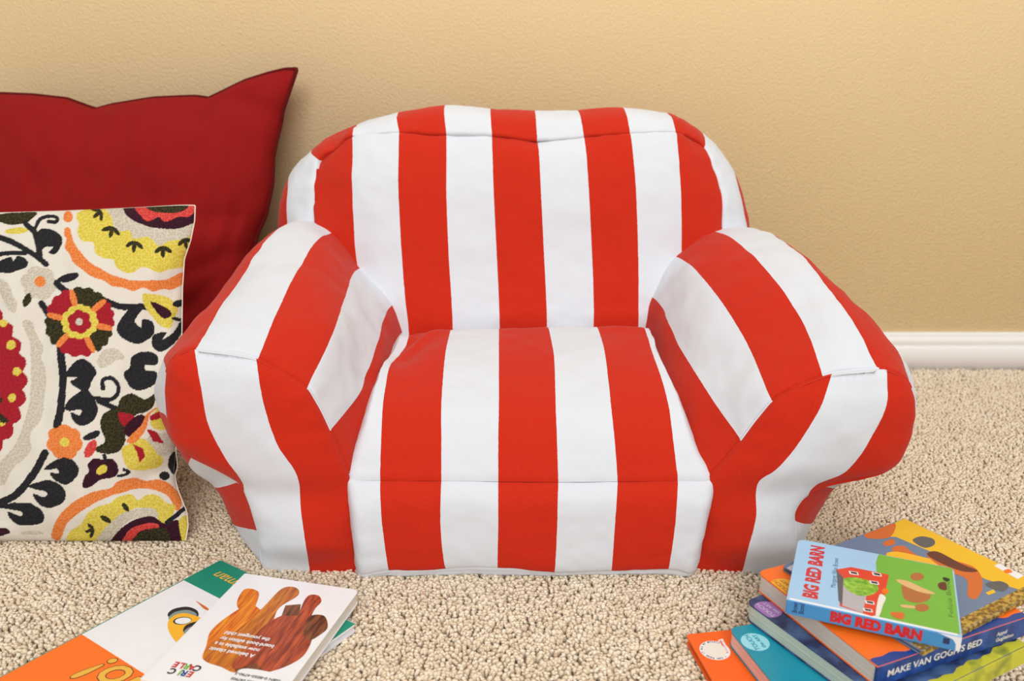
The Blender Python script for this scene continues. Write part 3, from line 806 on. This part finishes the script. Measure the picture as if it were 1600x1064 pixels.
    poly([(640, 2050), (740, 1940), (820, 1900), (910, 1888), (980, 1930), (1060, 1915), (1075, 2060), (660, 2070)], 'plum'); poly([(715, 2060), (770, 1970), (850, 1930), (935, 1930), (930, 1962), (830, 1975), (770, 2070)], 'brt'); poly([(775, 2060), (850, 1975), (985, 1960), (990, 2070)], 'olive')
    poly([(1060, 1905), (1115, 1885), (1130, 1980), (1095, 2060), (1065, 1960)], 'yel'); stroke([(990, 1925), (1100, 1840)], 26)
    leaf3(560, 1965, 170, .8); ell((628, 1903), 36, 16, 30, 'olive'); ell((745, 1832), 30, 15, 55, 'olive')
    poly([(-40, 1960), (30, 1955), (60, 1985), (0, 2000), (-40, 2000)], 'plum'); ell((190, 1985), 70, 12, 0, 'taupe')
    return img * .84, sx
BR = atz(290, 845, .004); TR = P(305, 321, 1.30)
U = np.array([0, TR[1] - BR[1], TR[2] - BR[2]]); Hh = np.linalg.norm(U); U /= Hh
N = np.cross(X, U); N = N if N[1] < 0 else -N
W = .50
O = np.array([BR[0] - W / 2, BR[1], BR[2]])
def plane_pt(x, y):
    d = ray(x, y); tt = np.dot(O - np.array([0, 0, H]), N) / np.dot(d, N)
    return np.array([0, 0, H]) + d * tt
xr2 = []
for x, y in [(305, 321), (304, 345), (298, 375), (288, 405), (285, 450), (284, 520), (280, 600), (276, 680), (271, 742), (279, 768), (292, 800), (294, 822), (290, 845)]:
    q = plane_pt(x, y); xr2.append((np.dot(q - O, U) / Hh, q[0] - BR[0]))
xr2.sort()
yt2 = []
for x, y in [(-330, 325), (-250, 338), (-100, 336), (0, 333), (100, 330), (200, 326), (305, 321)]:
    q = plane_pt(x, y); yt2.append(((q[0] - O[0]) / (W / 2), np.dot(q - O, U) - Hh))
def out_pat(S, T_):
    r = np.interp(T_, *zip(*xr2)); tp = np.interp(S, *zip(*yt2))
    l = .02 * (1 - (2 * T_ - 1) ** 2)
    return np.where(S > 0, r * np.clip(S, 0, 1) ** 2, l * S ** 2), tp * smooth01((T_ - .6) / .4)
fr, bk, S_, T_ = cushion(O, X, U, N, W, Hh, .055, out_pat, 440, 440, 5.0)
# pinched fold at the lower right
dd = np.stack([S_ - .93, T_ - .19], -1)
fr += (np.exp(-(dd[..., 0] / .16) ** 2 - ((dd[..., 1] - .25 * dd[..., 0]) / .03) ** 2) * -.014)[..., None] * N
img, sx = canvas_print()
px, py = project(fr)
qx = ((px * 3.8 - QX0) / sx).astype(int).clip(0, img.shape[1] - 1); qy = (((py - 310) * 3.8 + 40) / sx).astype(int).clip(0, img.shape[0] - 1)
colr = np.concatenate([img[qy, qx], np.ones(qx.shape + (1,))], -1).reshape(-1, 4)
g0 = (float(O[0]), float(O[1]), 0)
patc = cushion_obj('patterned_cushion', 'cream cushion printed with bold suzani flowers in charcoal, yellow, orange and red', fr, bk, M['print'], M['cream_cloth'], colr, g0)
edge = np.concatenate([fr[:, 0], fr[-1, 1:], fr[::-1, -1][1:]])[::4]
tube('edge_seam', edge, .0010, M['cream_cloth'], patc, g0)

# ------------------------------------------------------------------ books
def paper(name, rgb, rough=.35, var=.03, scale=40, spec=.5): return plain(name, rgb, rough, var, scale, 0, spec)
INK = {k: paper('ink_' + k, v, r) for k, v, r in [
    ('white', (232, 232, 234), .35), ('cream', (226, 222, 212), .6), ('sky', (158, 196, 228), .4), ('spineblue', (66, 140, 196), .4), ('red', (200, 38, 40), .4), ('barn', (212, 66, 40), .4),
    ('grass', (112, 176, 62), .4), ('tree', (128, 180, 50), .45), ('grey', (176, 172, 176), .4), ('darkgrey', (88, 88, 92), .4), ('brown', (172, 104, 56), .45), ('dbrown', (96, 44, 34), .45),
    ('black', (26, 28, 36), .4), ('yellow', (234, 184, 34), .4), ('slate', (104, 124, 152), .45), ('orange', (246, 112, 26), .4), ('deeporange', (240, 98, 20), .45), ('rust', (206, 104, 44), .45), ('navy', (34, 52, 98), .35), ('royal', (28, 66, 140), .35),
    ('lime', (186, 186, 40), .4), ('teal', (12, 142, 166), .35), ('cyan', (148, 214, 230), .4), ('violet', (158, 112, 182), .4), ('green', (0, 138, 112), .35), ('gold', (226, 176, 66), .4), ('goldc', (238, 182, 40), .4), ('carbody', (240, 178, 42), .4), ('wheel', (126, 146, 140), .4),
    ('lilac', (196, 196, 216), .4), ('pink', (236, 190, 178), .6), ('salmon', (226, 96, 84), .4), ('pages', (216, 210, 200), .7), ('pagesgreen', (196, 206, 192), .7), ('tan', (216, 176, 120), .5), ('leafdark', (64, 104, 36), .5)]}
def grain_mat(name, a, b, rot):
    m, nt, bs = new_mat(name)
    tc = nd(nt, 'ShaderNodeTexCoord'); mp = nd(nt, 'ShaderNodeMapping')
    mp.inputs['Rotation'].default_value = (0, 0, rot); mp.inputs['Scale'].default_value = (28, 260, 1)
    nt.links.new(tc.outputs['Object'], mp.inputs[0])
    n = noise(nt, 1.0, 5, vec=mp.outputs[0]); n.inputs['Distortion'].default_value = .7
    rp = nd(nt, 'ShaderNodeValToRGB'); rp.color_ramp.elements[0].position = .36; rp.color_ramp.elements[1].position = .66
    rp.color_ramp.elements[0].color = lin(*a); rp.color_ramp.elements[1].color = lin(*b)
    nt.links.new(n.outputs[0], rp.inputs[0]); nt.links.new(rp.outputs[0], bs.inputs['Base Color'])
    bs.inputs['Roughness'].default_value = .4
    return m
INK['g_orange'] = grain_mat('collage_orange', (196, 84, 22), (232, 146, 42), .3)
INK['g_amber'] = grain_mat('collage_amber', (150, 72, 24), (214, 130, 40), -.2)
INK['g_red'] = grain_mat('collage_red', (120, 44, 24), (190, 84, 46), -.1)
INK['g_dark'] = grain_mat('collage_dark', (72, 34, 22), (140, 82, 44), .1)
def foil_mat():
    m, nt, b = new_mat('gold_foil_spine')
    n = noise(nt, 240, 3)
    rp = nd(nt, 'ShaderNodeValToRGB'); rp.color_ramp.elements[0].position = .42; rp.color_ramp.elements[1].position = .6
    rp.color_ramp.elements[0].color = lin(122, 92, 36); rp.color_ramp.elements[1].color = lin(206, 172, 84)
    nt.links.new(n.outputs[0], rp.inputs[0]); nt.links.new(rp.outputs[0], b.inputs['Base Color'])
    b.inputs['Roughness'].default_value = .4; b.inputs['Metallic'].default_value = .3
    return m
INK['foil'] = foil_mat()
def mottle(name, a, b, sc):
    m, nt, bs = new_mat(name)
    n = noise(nt, sc, 4)
    rp = nd(nt, 'ShaderNodeValToRGB'); rp.color_ramp.elements[0].position = .4; rp.color_ramp.elements[1].position = .68
    rp.color_ramp.elements[0].color = lin(*a); rp.color_ramp.elements[1].color = lin(*b)
    nt.links.new(n.outputs[0], rp.inputs[0]); nt.links.new(rp.outputs[0], bs.inputs['Base Color'])
    bs.inputs['Roughness'].default_value = .35
    return m
INK['navymottle'] = mottle('brushed_navy', (30, 44, 84), (74, 104, 150), 38)
INK['royalmottle'] = mottle('brushed_royal', (22, 52, 118), (44, 84, 156), 60)
INK['limebrush'] = mottle('brushed_lime', (128, 136, 40), (198, 194, 44), 46)
INK['limebrush'].node_tree.nodes['Color Ramp'].color_ramp.elements[0].position = .3; INK['limebrush'].node_tree.nodes['Color Ramp'].color_ramp.elements[1].position = .5
INK['leafy'] = mottle('leafy_green', (96, 160, 40), (170, 206, 76), 170)

def rounded(x0, x1, y0, y1, r, corners=(1, 1, 1, 1), n=6):
    """corner order: x0y0, x1y0, x1y1, x0y1"""
    out = []
    for (cx, cy, a0, on, sxx, syy) in ((x0, y0, 180, corners[0], 1, 1), (x1, y0, 270, corners[1], -1, 1), (x1, y1, 0, corners[2], -1, -1), (x0, y1, 90, corners[3], 1, -1)):
        if not on or r <= 0: out.append((cx, cy)); continue
        for k in range(n + 1):
            a = math.radians(a0 + 90 * k / n)
            out.append((cx + sxx * r + r * math.cos(a), cy + syy * r + r * math.sin(a)))
    return out
def slabs(name, items, mat, parent, bevel=0.0):
    """items: (outline, z0, z1) prisms joined to one part"""
    bm = bmesh.new()
    for pts, z0, z1 in items:
        lo = [bm.verts.new((x, y, z0)) for x, y in pts]; hi = [bm.verts.new((x, y, z1)) for x, y in pts]
        bm.faces.new(lo[::-1]); bm.faces.new(hi)
        for i in range(len(pts)):
            j = (i + 1) % len(pts); bm.faces.new((lo[i], lo[j], hi[j], hi[i]))
    if bevel:
        es = [e for e in bm.edges if abs(e.verts[0].co.z - e.verts[1].co.z) < 1e-7]
        bmesh.ops.bevel(bm, geom=es, offset=bevel, segments=2, affect='EDGES', profile=.5)
    me = bpy.data.meshes.new(name); bm.to_mesh(me); bm.free()
    return link(name, me, mat, parent, smooth=False)
class Book:
    def __init__(s, name, label, org, ang, z0, L, D, T):
        s.e = empty(name, (org[0], org[1], z0), math.radians(ang)); s.org, s.a, s.z0, s.L, s.D, s.T = np.array(org), math.radians(ang), z0, L, D, T
        tag(s.e, label, 'book', 'picture books on the carpet'); s.prints = {}
    def loc(s, x, y, z=None):
        p = atz(x, y, s.z0 + s.T if z is None else z)[:2] - s.org
        c, n = math.cos(s.a), math.sin(s.a)
        return (p[0] * c + p[1] * n, -p[0] * n + p[1] * c)
    def board(s, cover, spine, n=7, leaf='pages', r=.009, ct=.0016, back=None):
        L, D, T = s.L, s.D, s.T
        o = rounded(0, L, 0, D, r, (0, 0, 1, 1)); s.out = o
        s.cover = slabs('front_cover', [(o, T - ct, T)], INK[cover], s.e, .0004)
        slabs('back_cover', [(o, 0, ct)], INK[back or cover], s.e, .0004)
        h = (T - 2 * ct) / n
        it = []
        for k in range(n):
            q = random.uniform(.0004, .0012)
            it.append((rounded(q, L - q, .003, D - q, r, (0, 0, 1, 1)), ct + k * h + .0001, ct + (k + 1) * h - .00022))
        slabs('page_block', it, INK[leaf], s.e)
        slabs('spine', [(rounded(0.0002, L - .0002, -.0012, .003, .0011, (1, 1, 0, 0), 3), .0004, T - .0004)], INK[spine], s.e, .0004)
        return s
    def hard(s, cover, spine, leaf='pages', r=.003, ct=.002, inset=.004):
        L, D, T = s.L, s.D, s.T
        o = rounded(0, L, 0, D, r, (0, 0, 1, 1)); s.out = o
        s.cover = slabs('front_cover', [(o, T - ct, T)], INK[cover], s.e, .0006)
        slabs('back_cover', [(o, 0, ct)], INK[cover], s.e, .0006)
        n = 9; h = (T - 2 * ct) / n
        slabs('page_block', [(rounded(inset, L - inset, .001, D - inset - random.uniform(0, .0008), 0, (0, 0, 0, 0)), ct + k * h, ct + (k + 1) * h - .0001) for k in range(n)], INK[leaf], s.e)
        slabs('spine', [(rounded(0.0002, L - .0002, -.0015, .002, .0014, (1, 1, 0, 0), 3), .0002, T - .0002)], INK[spine], s.e, .0004)
        return s
    def art(s, shapes, name='cover_print', clip=True):
        """shapes: (points, ink, layer) thin flat print on the cover, local metres"""
        mats, V, Fc, mi = [], [], [], []
        for lay, (pts, ink, _) in enumerate(shapes):
            if ink not in mats: mats.append(ink)
            if clip: pts = [(min(max(x, .0006), s.L - .0006), min(max(y, .0004), s.D - .0006)) for x, y in pts]
            a = sum(p[0] * q[1] - q[0] * p[1] for p, q in zip(pts, pts[1:] + pts[:1]))
            if a < 0: pts = pts[::-1]
            b = len(V); V += [(x, y, s.T + .00006 + .00001 * lay) for x, y in pts]; Fc.append(list(range(b, b + len(pts)))); mi.append(mats.index(ink))
        me = bpy.data.meshes.new(name); me.from_pydata(V, [], Fc); me.polygons.foreach_set('material_index', mi)
        o = link(name, me, [INK[m] for m in mats], s.e, smooth=False); me.update()
        o.parent = s.e
        return o
    def px(s, pts, sm=False):
        q = [s.loc(x, y) for x, y in pts]
        return blob(q) if sm else q
def blob(pts, r=5):
    p = np.array(pts, float); q = np.concatenate([p[-2:], p, p[:3]])
    return [tuple(v) for v in cr1(q, r)[2 * r:-2 * r - (0)][:-0 or None][:len(pts) * r]]
def disc(c, a, b=None, rot=0, n=28):
    b = b or a; t = np.linspace(0, 2 * math.pi, n, endpoint=False); r = math.radians(rot)
    return [(c[0] + a * math.cos(q) * math.cos(r) - b * math.sin(q) * math.sin(r), c[1] + a * math.cos(q) * math.sin(r) + b * math.sin(q) * math.cos(r)) for q in t]
def text(body, size, at, r, u, ink, parent, name='lettering', bold=0.0, align='LEFT', shear=0.0, fit=None, spacing=1.0, lift=.0):
    cu = bpy.data.curves.new('t', 'FONT'); cu.body = body; cu.size = size; cu.offset = bold; cu.align_x = align; cu.shear = shear; cu.space_character = spacing; cu.resolution_u = 3
    o = bpy.data.objects.new('t', cu); COL.objects.link(o)
    bpy.context.view_layer.update()
    me = bpy.data.meshes.new_from_object(o.evaluated_get(bpy.context.evaluated_depsgraph_get()))
    bpy.data.objects.remove(o); bpy.data.curves.remove(cu)
    r, u = Vector(r).normalized(), Vector(u).normalized(); n = r.cross(u)
    k = 1.0
    if fit:
        xs = [v.co.x for v in me.vertices]; k = fit / (max(xs) - min(xs))
    at = Vector(at)
    for v in me.vertices:
        c = v.co.copy(); v.co = at + r * (c.x * k) + u * c.y + n * (.00008 + lift)
    me.materials.clear(); me.name = name
    return link(name, me, INK[ink], parent, smooth=False)

# --- stack on the right, from the carpet up
b1 = Book('orange_book', 'thin orange hardcover book at the bottom of the stack, round white badge', (.231, .599), 9, .002, .20, .232, .011).hard('deeporange', 'deeporange')
c = b1.loc(1117, 1016)
b1.art([(disc(c, .0165), 'white', 0), (b1.px([(1122, 1000), (1129, 998), (1141, 1020), (1133, 1023)]), 'white', 1), (b1.px([(1124, 1001), (1127, 1000), (1138, 1020), (1134, 1021)]), 'salmon', 2),
        (disc(c, .0125), 'cream', 1)], 'cover_badge')
def arc_text(bk, c, rad, body, a0, da, size, ink):
    for i, ch in enumerate(body):
        if ch == ' ': continue
        a = math.radians(a0 + da * i)
        u = Vector((math.cos(a), math.sin(a), 0)); r = Vector((math.sin(a), -math.cos(a), 0))
        text(ch, size, Vector((c[0], c[1], bk.T + .00025)) + u * rad, r, u, ink, bk.e, 'badge_lettering', .00008, 'CENTER')
arc_text(b1, c, .0132, 'I CAN READ IT ALL BY MYSELF', 300, -9.6, .0032, 'black')
text('BEGINNER BOOKS', .0026, (*b1.loc(1126, 1001), b1.T + .0003), Vector((*b1.loc(1136, 1020), 0)) - Vector((*b1.loc(1126, 1001), 0)), Vector((*b1.loc(1150, 1000), 0)) - Vector((*b1.loc(1126, 1001), 0)), 'white', b1.e, 'badge_lettering', .00005, fit=.02)

b2 = Book('teal_board_book', 'teal board book in the stack, second from the carpet, pale blue circle', (.280, .640), 14, .0135, .195, .178, .019).board('teal', 'teal', 8, 'pink')
c = b2.loc(1180, 1003)
b2.art([(disc(c, .0150), 'cyan', 0)], 'cover_badge')
for kk, (tx, sz) in enumerate((('TOUCH', .0075), ('the ART', .0065))):
    text(tx, sz, (c[0] + .002 - .008 * kk * -1 - .003, c[1], b2.T + .0002), (0, 1, 0), (-1, 0, 0), 'teal', b2.e, 'badge_lettering', .0001, 'CENTER')
b3 = Book('navy_board_book', 'navy blue board book in the stack with a purple circle and lime spine', (.3516, .6582), 28.5, .033, .20, .196, .0215).board('navymottle', 'limebrush', 9, 'pagesgreen')
c = b3.loc(1200, 952)
wav = [(x, .010 + .016 * max(0, x - .06) + .0016 * math.sin(x * 120) + .0012 * math.sin(x * 310 + 1)) for x in np.linspace(0.0006, .1994, 40)]
b3.art([(disc(c, .0150), 'violet', 0), ([(0.0006, .0004)] + wav + [(.1994, .0004)], 'limebrush', 1)], 'cover_badge')
for kk, (tx, sz) in enumerate((('TOUCH', .0075), ('the ART', .0065))):
    text(tx, sz, (c[0] - .001 + .008 * kk, c[1], b3.T + .0002), (0, 1, 0), (-1, 0, 0), 'lilac', b3.e, 'badge_lettering', .0001, 'CENTER')
b4 = Book('orange_board_book', 'orange board book with blue spine lettered in white, under the top two books', (.345, .689), 23, .055, .205, .178, .0225).board('orange', 'royalmottle', 9, 'pages')
c = b4.loc(1226, 916)
wav = [(x, .010 + .0022 * math.sin(x * 90) + .0014 * math.sin(x * 230 + 1)) for x in np.linspace(0.0006, .2044, 40)]
b4.art([(disc(c, .0150), 'goldc', 0), ([(0.0006, .0004)] + wav + [(.2044, .0004)], 'royal', 1)], 'cover_badge')
for kk, (tx, sz) in enumerate((('TOUCH', .0075), ('the ART', .0065))):
    text(tx, sz, (c[0] - .001 + .008 * kk, c[1], b4.T + .0002), (0, 1, 0), (-1, 0, 0), 'rust', b4.e, 'badge_lettering', .0001, 'CENTER')
text("Make Van Gogh's Bed".upper(), .0105, (.012, -.0013, .0085), (1, 0, 0), (0, 0, 1), 'cream', b4.e, 'spine_lettering', .0002, fit=.125)
for kk, tx in enumerate(('Appel', 'Guglielmo')):
    text(tx, .0062, (.158, -.0013, .0125 - .007 * kk), (1, 0, 0), (0, 0, 1), 'cream', b4.e, 'spine_lettering', .0001)
b5 = Book('gold_spine_picture_book', 'thin yellow and blue picture book with a gold foil spine in the stack', (.393, .705), 30.5, .0778, .215, .175, .0055).hard('slate', 'foil', 'pages', .003, .0016, .003)
px5 = b5.px
b5.art([(px5([(1370, 800), (1440, 800), (1690, 930), (1680, 960), (1585, 919), (1540, 905), (1450, 860), (1400, 839), (1368, 838)]), 'yellow', 0),
        ([(0.0006, .0004), (.2144, .0004), (.2144, .013), (.0006, .013)], 'foil', 1),
        (px5([(1360, 830), (1398, 818), (1392, 838), (1368, 842), (1350, 838)], True), 'rust', 1),
        (px5([(1380, 848), (1395, 842), (1398, 850), (1384, 853)], True), 'rust', 1),
        (px5([(1426, 843), (1440, 838), (1458, 842), (1460, 851), (1446, 856), (1432, 850)], True), 'darkgrey', 2),
        (px5([(1395, 855), (1412, 853), (1424, 862), (1440, 872), (1450, 885), (1420, 880), (1398, 866)], True), 'rust', 1),
        (px5([(1385, 868), (1400, 862), (1440, 870), (1475, 880), (1470, 895), (1420, 888)], True), 'goldc', 2),
        (px5([(1448, 868), (1462, 862), (1490, 875), (1520, 885), (1533, 900), (1535, 920), (1524, 936), (1512, 930), (1510, 905), (1480, 892)], True), 'rust', 3),
        (px5([(1448, 866), (1465, 862), (1500, 880), (1528, 892), (1505, 893), (1470, 880)], True), 'dbrown', 4),
        (px5([(1540, 912), (1562, 908), (1576, 915), (1568, 924), (1550, 920)], True), 'darkgrey', 3),
        (px5([(1553, 884), (1562, 880), (1603, 898), (1590, 905)]), 'white', 4), (px5([(1568, 892), (1576, 889), (1582, 894), (1573, 896)], True), 'orange', 5),
        (px5([(1205, 897), (1258, 872), (1300, 880), (1260, 920)]), 'lilac', 1),
        (px5([(1540, 926), (1552, 921), (1556, 926), (1544, 930)]), 'yellow', 4)])
b6 = Book('barn_board_book', 'light blue board book with red barn cover on top of the stack', (.2800, .766), -22.8, .0835, .161, .130, .0165).board('sky', 'spineblue', 7, 'white', .007)
px6 = b6.px
grass = px6([(1388, 872), (1400, 874), (1520, 892), (1500, 1020), (1372, 980), (1385, 930)])
shp = [([(.003, .0035), (.157, .0035), (.157, .0005), (.003, .0005)], 'white', 3),
       ([(.088, .0036), (.1594, .0036), (.1594, .1434), (.0855, .1434), (.083, .11), (.086, .05)], 'grass', 0),
       (px6([(1306, 890), (1330, 886), (1389, 898), (1376, 960), (1362, 963), (1312, 947), (1310, 905)]), 'barn', 1),
       (px6([(1307, 890), (1318, 903), (1354, 930), (1348, 958), (1316, 946), (1310, 938)]), 'grey', 2),
       (px6([(1307, 890), (1318, 903), (1316, 946), (1310, 938)]), 'darkgrey', 2),
       (px6([(1318, 906), (1330, 902), (1350, 905), (1368, 912), (1372, 922), (1360, 930), (1340, 930), (1322, 920)], True), 'leafy', 4)]
for (x, y) in ((1334, 895), (1370, 897), (1366, 910), (1359, 941), (1356, 953)):
    shp.append((px6([(x - 8, y - 3), (x + 6, y - 1), (x + 8, y + 4), (x - 6, y + 2)]), 'white', 3)); shp.append((px6([(x - 5.5, y - 2), (x + 4.5, y - .5), (x + 6, y + 2.8), (x - 4, y + 1)]), 'black', 5))
shp += [(px6([(1410, 912), (1425, 918), (1452, 925), (1450, 938), (1430, 942), (1412, 934)], True), 'brown', 1), (px6([(1400, 906), (1418, 908), (1440, 918), (1462, 928), (1440, 926), (1412, 915)], True), 'tan', 2),
        (px6([(1424, 898), (1436, 895), (1444, 902), (1436, 907), (1424, 905)], True), 'brown', 1), (px6([(1432, 945), (1446, 944), (1452, 951), (1442, 956), (1430, 952)], True), 'brown', 1), (px6([(1408, 945), (1428, 947), (1428, 951), (1410, 949)], True), 'tan', 1),
        (px6([(1466, 912), (1477, 910), (1479, 922), (1468, 920)], True), 'dbrown', 1), (px6([(1474, 902), (1484, 905), (1480, 909), (1474, 906)], True), 'black', 1), (px6([(1392, 957), (1412, 958), (1410, 968), (1396, 964)], True), 'rust', 1),
        (px6([(1374, 930), (1384, 934), (1380, 945), (1374, 962), (1368, 962)], True), 'cream', 3), (px6([(1380, 920), (1388, 922), (1386, 928), (1378, 926)], True), 'orange', 4)]
b6.art(shp)
text('BIG RED BARN', .0195, (.0285, .011, b6.T), (0, 1, 0), (-1, 0, 0), 'red', b6.e, 'title_lettering', .0010, fit=.110)
text('Margaret Wise Brown', .0075, (.045, .040, b6.T), (0, 1, 0), (-1, 0, 0), 'royal', b6.e, 'author_lettering', .0000, fit=.062)
text('Felicia Bond', .0065, (.1555, .030, b6.T), (0, 1, 0), (-1, 0, 0), 'leafdark', b6.e, 'author_lettering', .0000, fit=.07)
text('BIG RED BARN', .0150, (.043, -.0013, .0038), (1, 0, 0), (0, 0, 1), 'red', b6.e, 'title_lettering', .0010, fit=.084)
for kk, tx in enumerate(('Brown', 'Bond')):
    text(tx, .0072, (.0115 + .0065 * kk, -.0013, .0035), (0, 0, 1), (-1, 0, 0), 'navy', b6.e, 'author_lettering', .0001, fit=.012)
slabs('publisher_mark', [(rounded(.1455, .151, -.00145, -.0012, 0, (0, 0, 0, 0)), .006, .0125)], INK['navy'], b6.e)

me = bpy.data.meshes.new('worn_corner'); me.from_pydata([(x, -.00135, z) for x, z in [(.140, .0163), (.1535, .0125), (.1565, .008), (.157, .001), (.1607, .001), (.1607, .0163)]], [], [list(range(6))]); link('worn_corner', me, INK['white'], b6.e, smooth=False)

# --- pair on the left
b7 = Book('flat_picture_book', 'large flat picture book with orange, white and green bands, under the white book', (-.376, .985), -124.5, .002, .33, .240, .010).hard('white', 'green', 'white', .004, .002, .004)
xt = b7.loc(288, 907)[0]; xo = b7.loc(137, 997)[0]
p7 = b7.px
b7.art([([(0, 0), (xt, 0), (xt, .24), (0, .24)], 'green', 0), ([(xo, 0), (.33, 0), (.33, .24), (xo, .24)], 'orange', 0),
        (p7([(262, 962), (270, 952), (292, 948), (308, 954), (309, 964), (296, 968), (278, 970)], True), 'black', 1), (p7([(263, 967), (272, 957), (292, 953), (306, 958), (306, 964), (294, 966), (276, 972)], True), 'wheel', 2),
        (p7([(262, 980), (266, 966), (284, 958), (305, 962), (322, 972), (320, 990), (304, 1004), (285, 1010), (270, 997)], True), 'carbody', 3),
        (disc(b7.loc(285, 970), .0075, .0105, 30), 'black', 4), (disc(b7.loc(286, 970), .0062, .0092, 30), 'white', 5),
        (p7([(286, 986), (292, 976), (312, 970), (332, 968), (334, 984), (312, 990), (296, 990)], True), 'black', 6), (p7([(287, 989), (294, 981), (314, 975), (332, 974), (334, 986), (312, 992), (298, 993)], True), 'wheel', 7),
        (p7([(302, 986), (312, 980), (326, 980), (326, 986), (312, 989)], True), 'carbody', 8),
        (p7([(305, 938), (322, 948), (335, 959), (318, 951)]), 'rust', 1)])
y_end = b7.loc(333, 903)
text('P. D. Eastman', .0225, (xt * .32, .021, b7.T + .0002), (0, -1, 0), (1, 0, 0), 'gold', b7.e, 'author_lettering', .0002, 'RIGHT', .25)
g = b7.loc(118, 1062)
text('Go!', .062, (g[0] - .042 + .0, g[1] - .004, b7.T + .00015), (0, -1, 0), (1, 0, 0), 'dbrown', b7.e, 'title_lettering', .0016, 'RIGHT', .25)
text('Go!', .062, (g[0] - .042 + .0, g[1] - .004, b7.T + .00025), (0, -1, 0), (1, 0, 0), 'gold', b7.e, 'title_lettering', .0006, 'RIGHT', .25)
b8 = Book('white_board_book', 'white board book with a brown and orange wood-grain collage, lying on the flat book', (-.3265, .9285), -104.0, .0132, .200, .150, .0150).board('white', 'white', 7, 'cream', .008)
p8 = b8.px
b8.art([(p8([(322, 1010), (330, 985), (360, 960), (390, 945), (410, 960), (390, 1000), (350, 1030), (330, 1035), (316, 1028)], True), 'g_orange', 0),
        (p8([(318, 1030), (330, 1005), (370, 985), (410, 950), (440, 920), (462, 918), (466, 930), (436, 950), (425, 975), (400, 1020), (372, 1050), (345, 1042)], True), 'g_amber', 1),
        (p8([(362, 1040), (385, 1015), (405, 985), (440, 962), (480, 958), (490, 985), (478, 1020), (450, 1040), (410, 1052), (380, 1050)], True), 'g_red', 2),
        (p8([(372, 935), (384, 920), (404, 925), (400, 945), (392, 960), (372, 950)], True), 'g_orange', 1),
        (p8([(478, 934), (496, 930), (502, 940), (490, 955), (470, 1000), (455, 1010), (462, 975)], True), 'g_red', 3),
        (p8([(482, 964), (506, 962), (512, 980), (500, 992), (484, 1000), (474, 990)], True), 'g_dark', 1),
        (p8([(446, 946), (470, 944), (468, 962), (440, 962)]), 'g_dark', 1),
        (p8([(366, 1046), (400, 1036), (416, 1052), (380, 1062)]), 'g_dark', 4),
        (p8([(372, 1048), (400, 1046), (446, 1058), (440, 1075), (366, 1075)], True), 'white', 6)])
q0 = b8.loc(399, 1023)
for kk, (tx, sx_, sy_, wd) in enumerate((('A beloved classic', 399, 1023, .053), ('now available in a', 405, 1017, .053), ('board-book edition for', 426, 1013, .064), ('the youngest child', 418, 1004, .054))):
    q = b8.loc(sx_, sy_)
    text(tx, .0080, (q0[0] - .0095 * kk, q[1], b8.T + .0003), (0, -1, 0), (1, 0, 0), 'white', b8.e, 'blurb_lettering', .00022, fit=wd)
q = b8.loc(308, 1047)
for tx, dx, cols4 in (('ERIC', .0, ('red', 'royal', 'grass', 'black')), ('CARLE', .010, ('black', 'red', 'grass', 'red', 'red'))):
    for i, ch in enumerate(tx):
        text(ch, .0115, (q[0] + .004 - dx, q[1] - .0065 * i + (.0 if dx == 0 else .003), b8.T + .0003), (0, -1, 0), (1, 0, 0), cols4[i], b8.e, 'logo_lettering', .0004)
q = b8.loc(438, 1056)
for kk, tx in enumerate(('ISBN 0-8050-4790-5', 'EAN 978 0805 047905')):
    text(tx, .0052, (q[0] + .006 + .008 * kk, q[1] + .004, b8.T + .0005), (0, -1, 0), (1, 0, 0), 'darkgrey', b8.e, 'barcode_lettering', .0001, fit=.05)
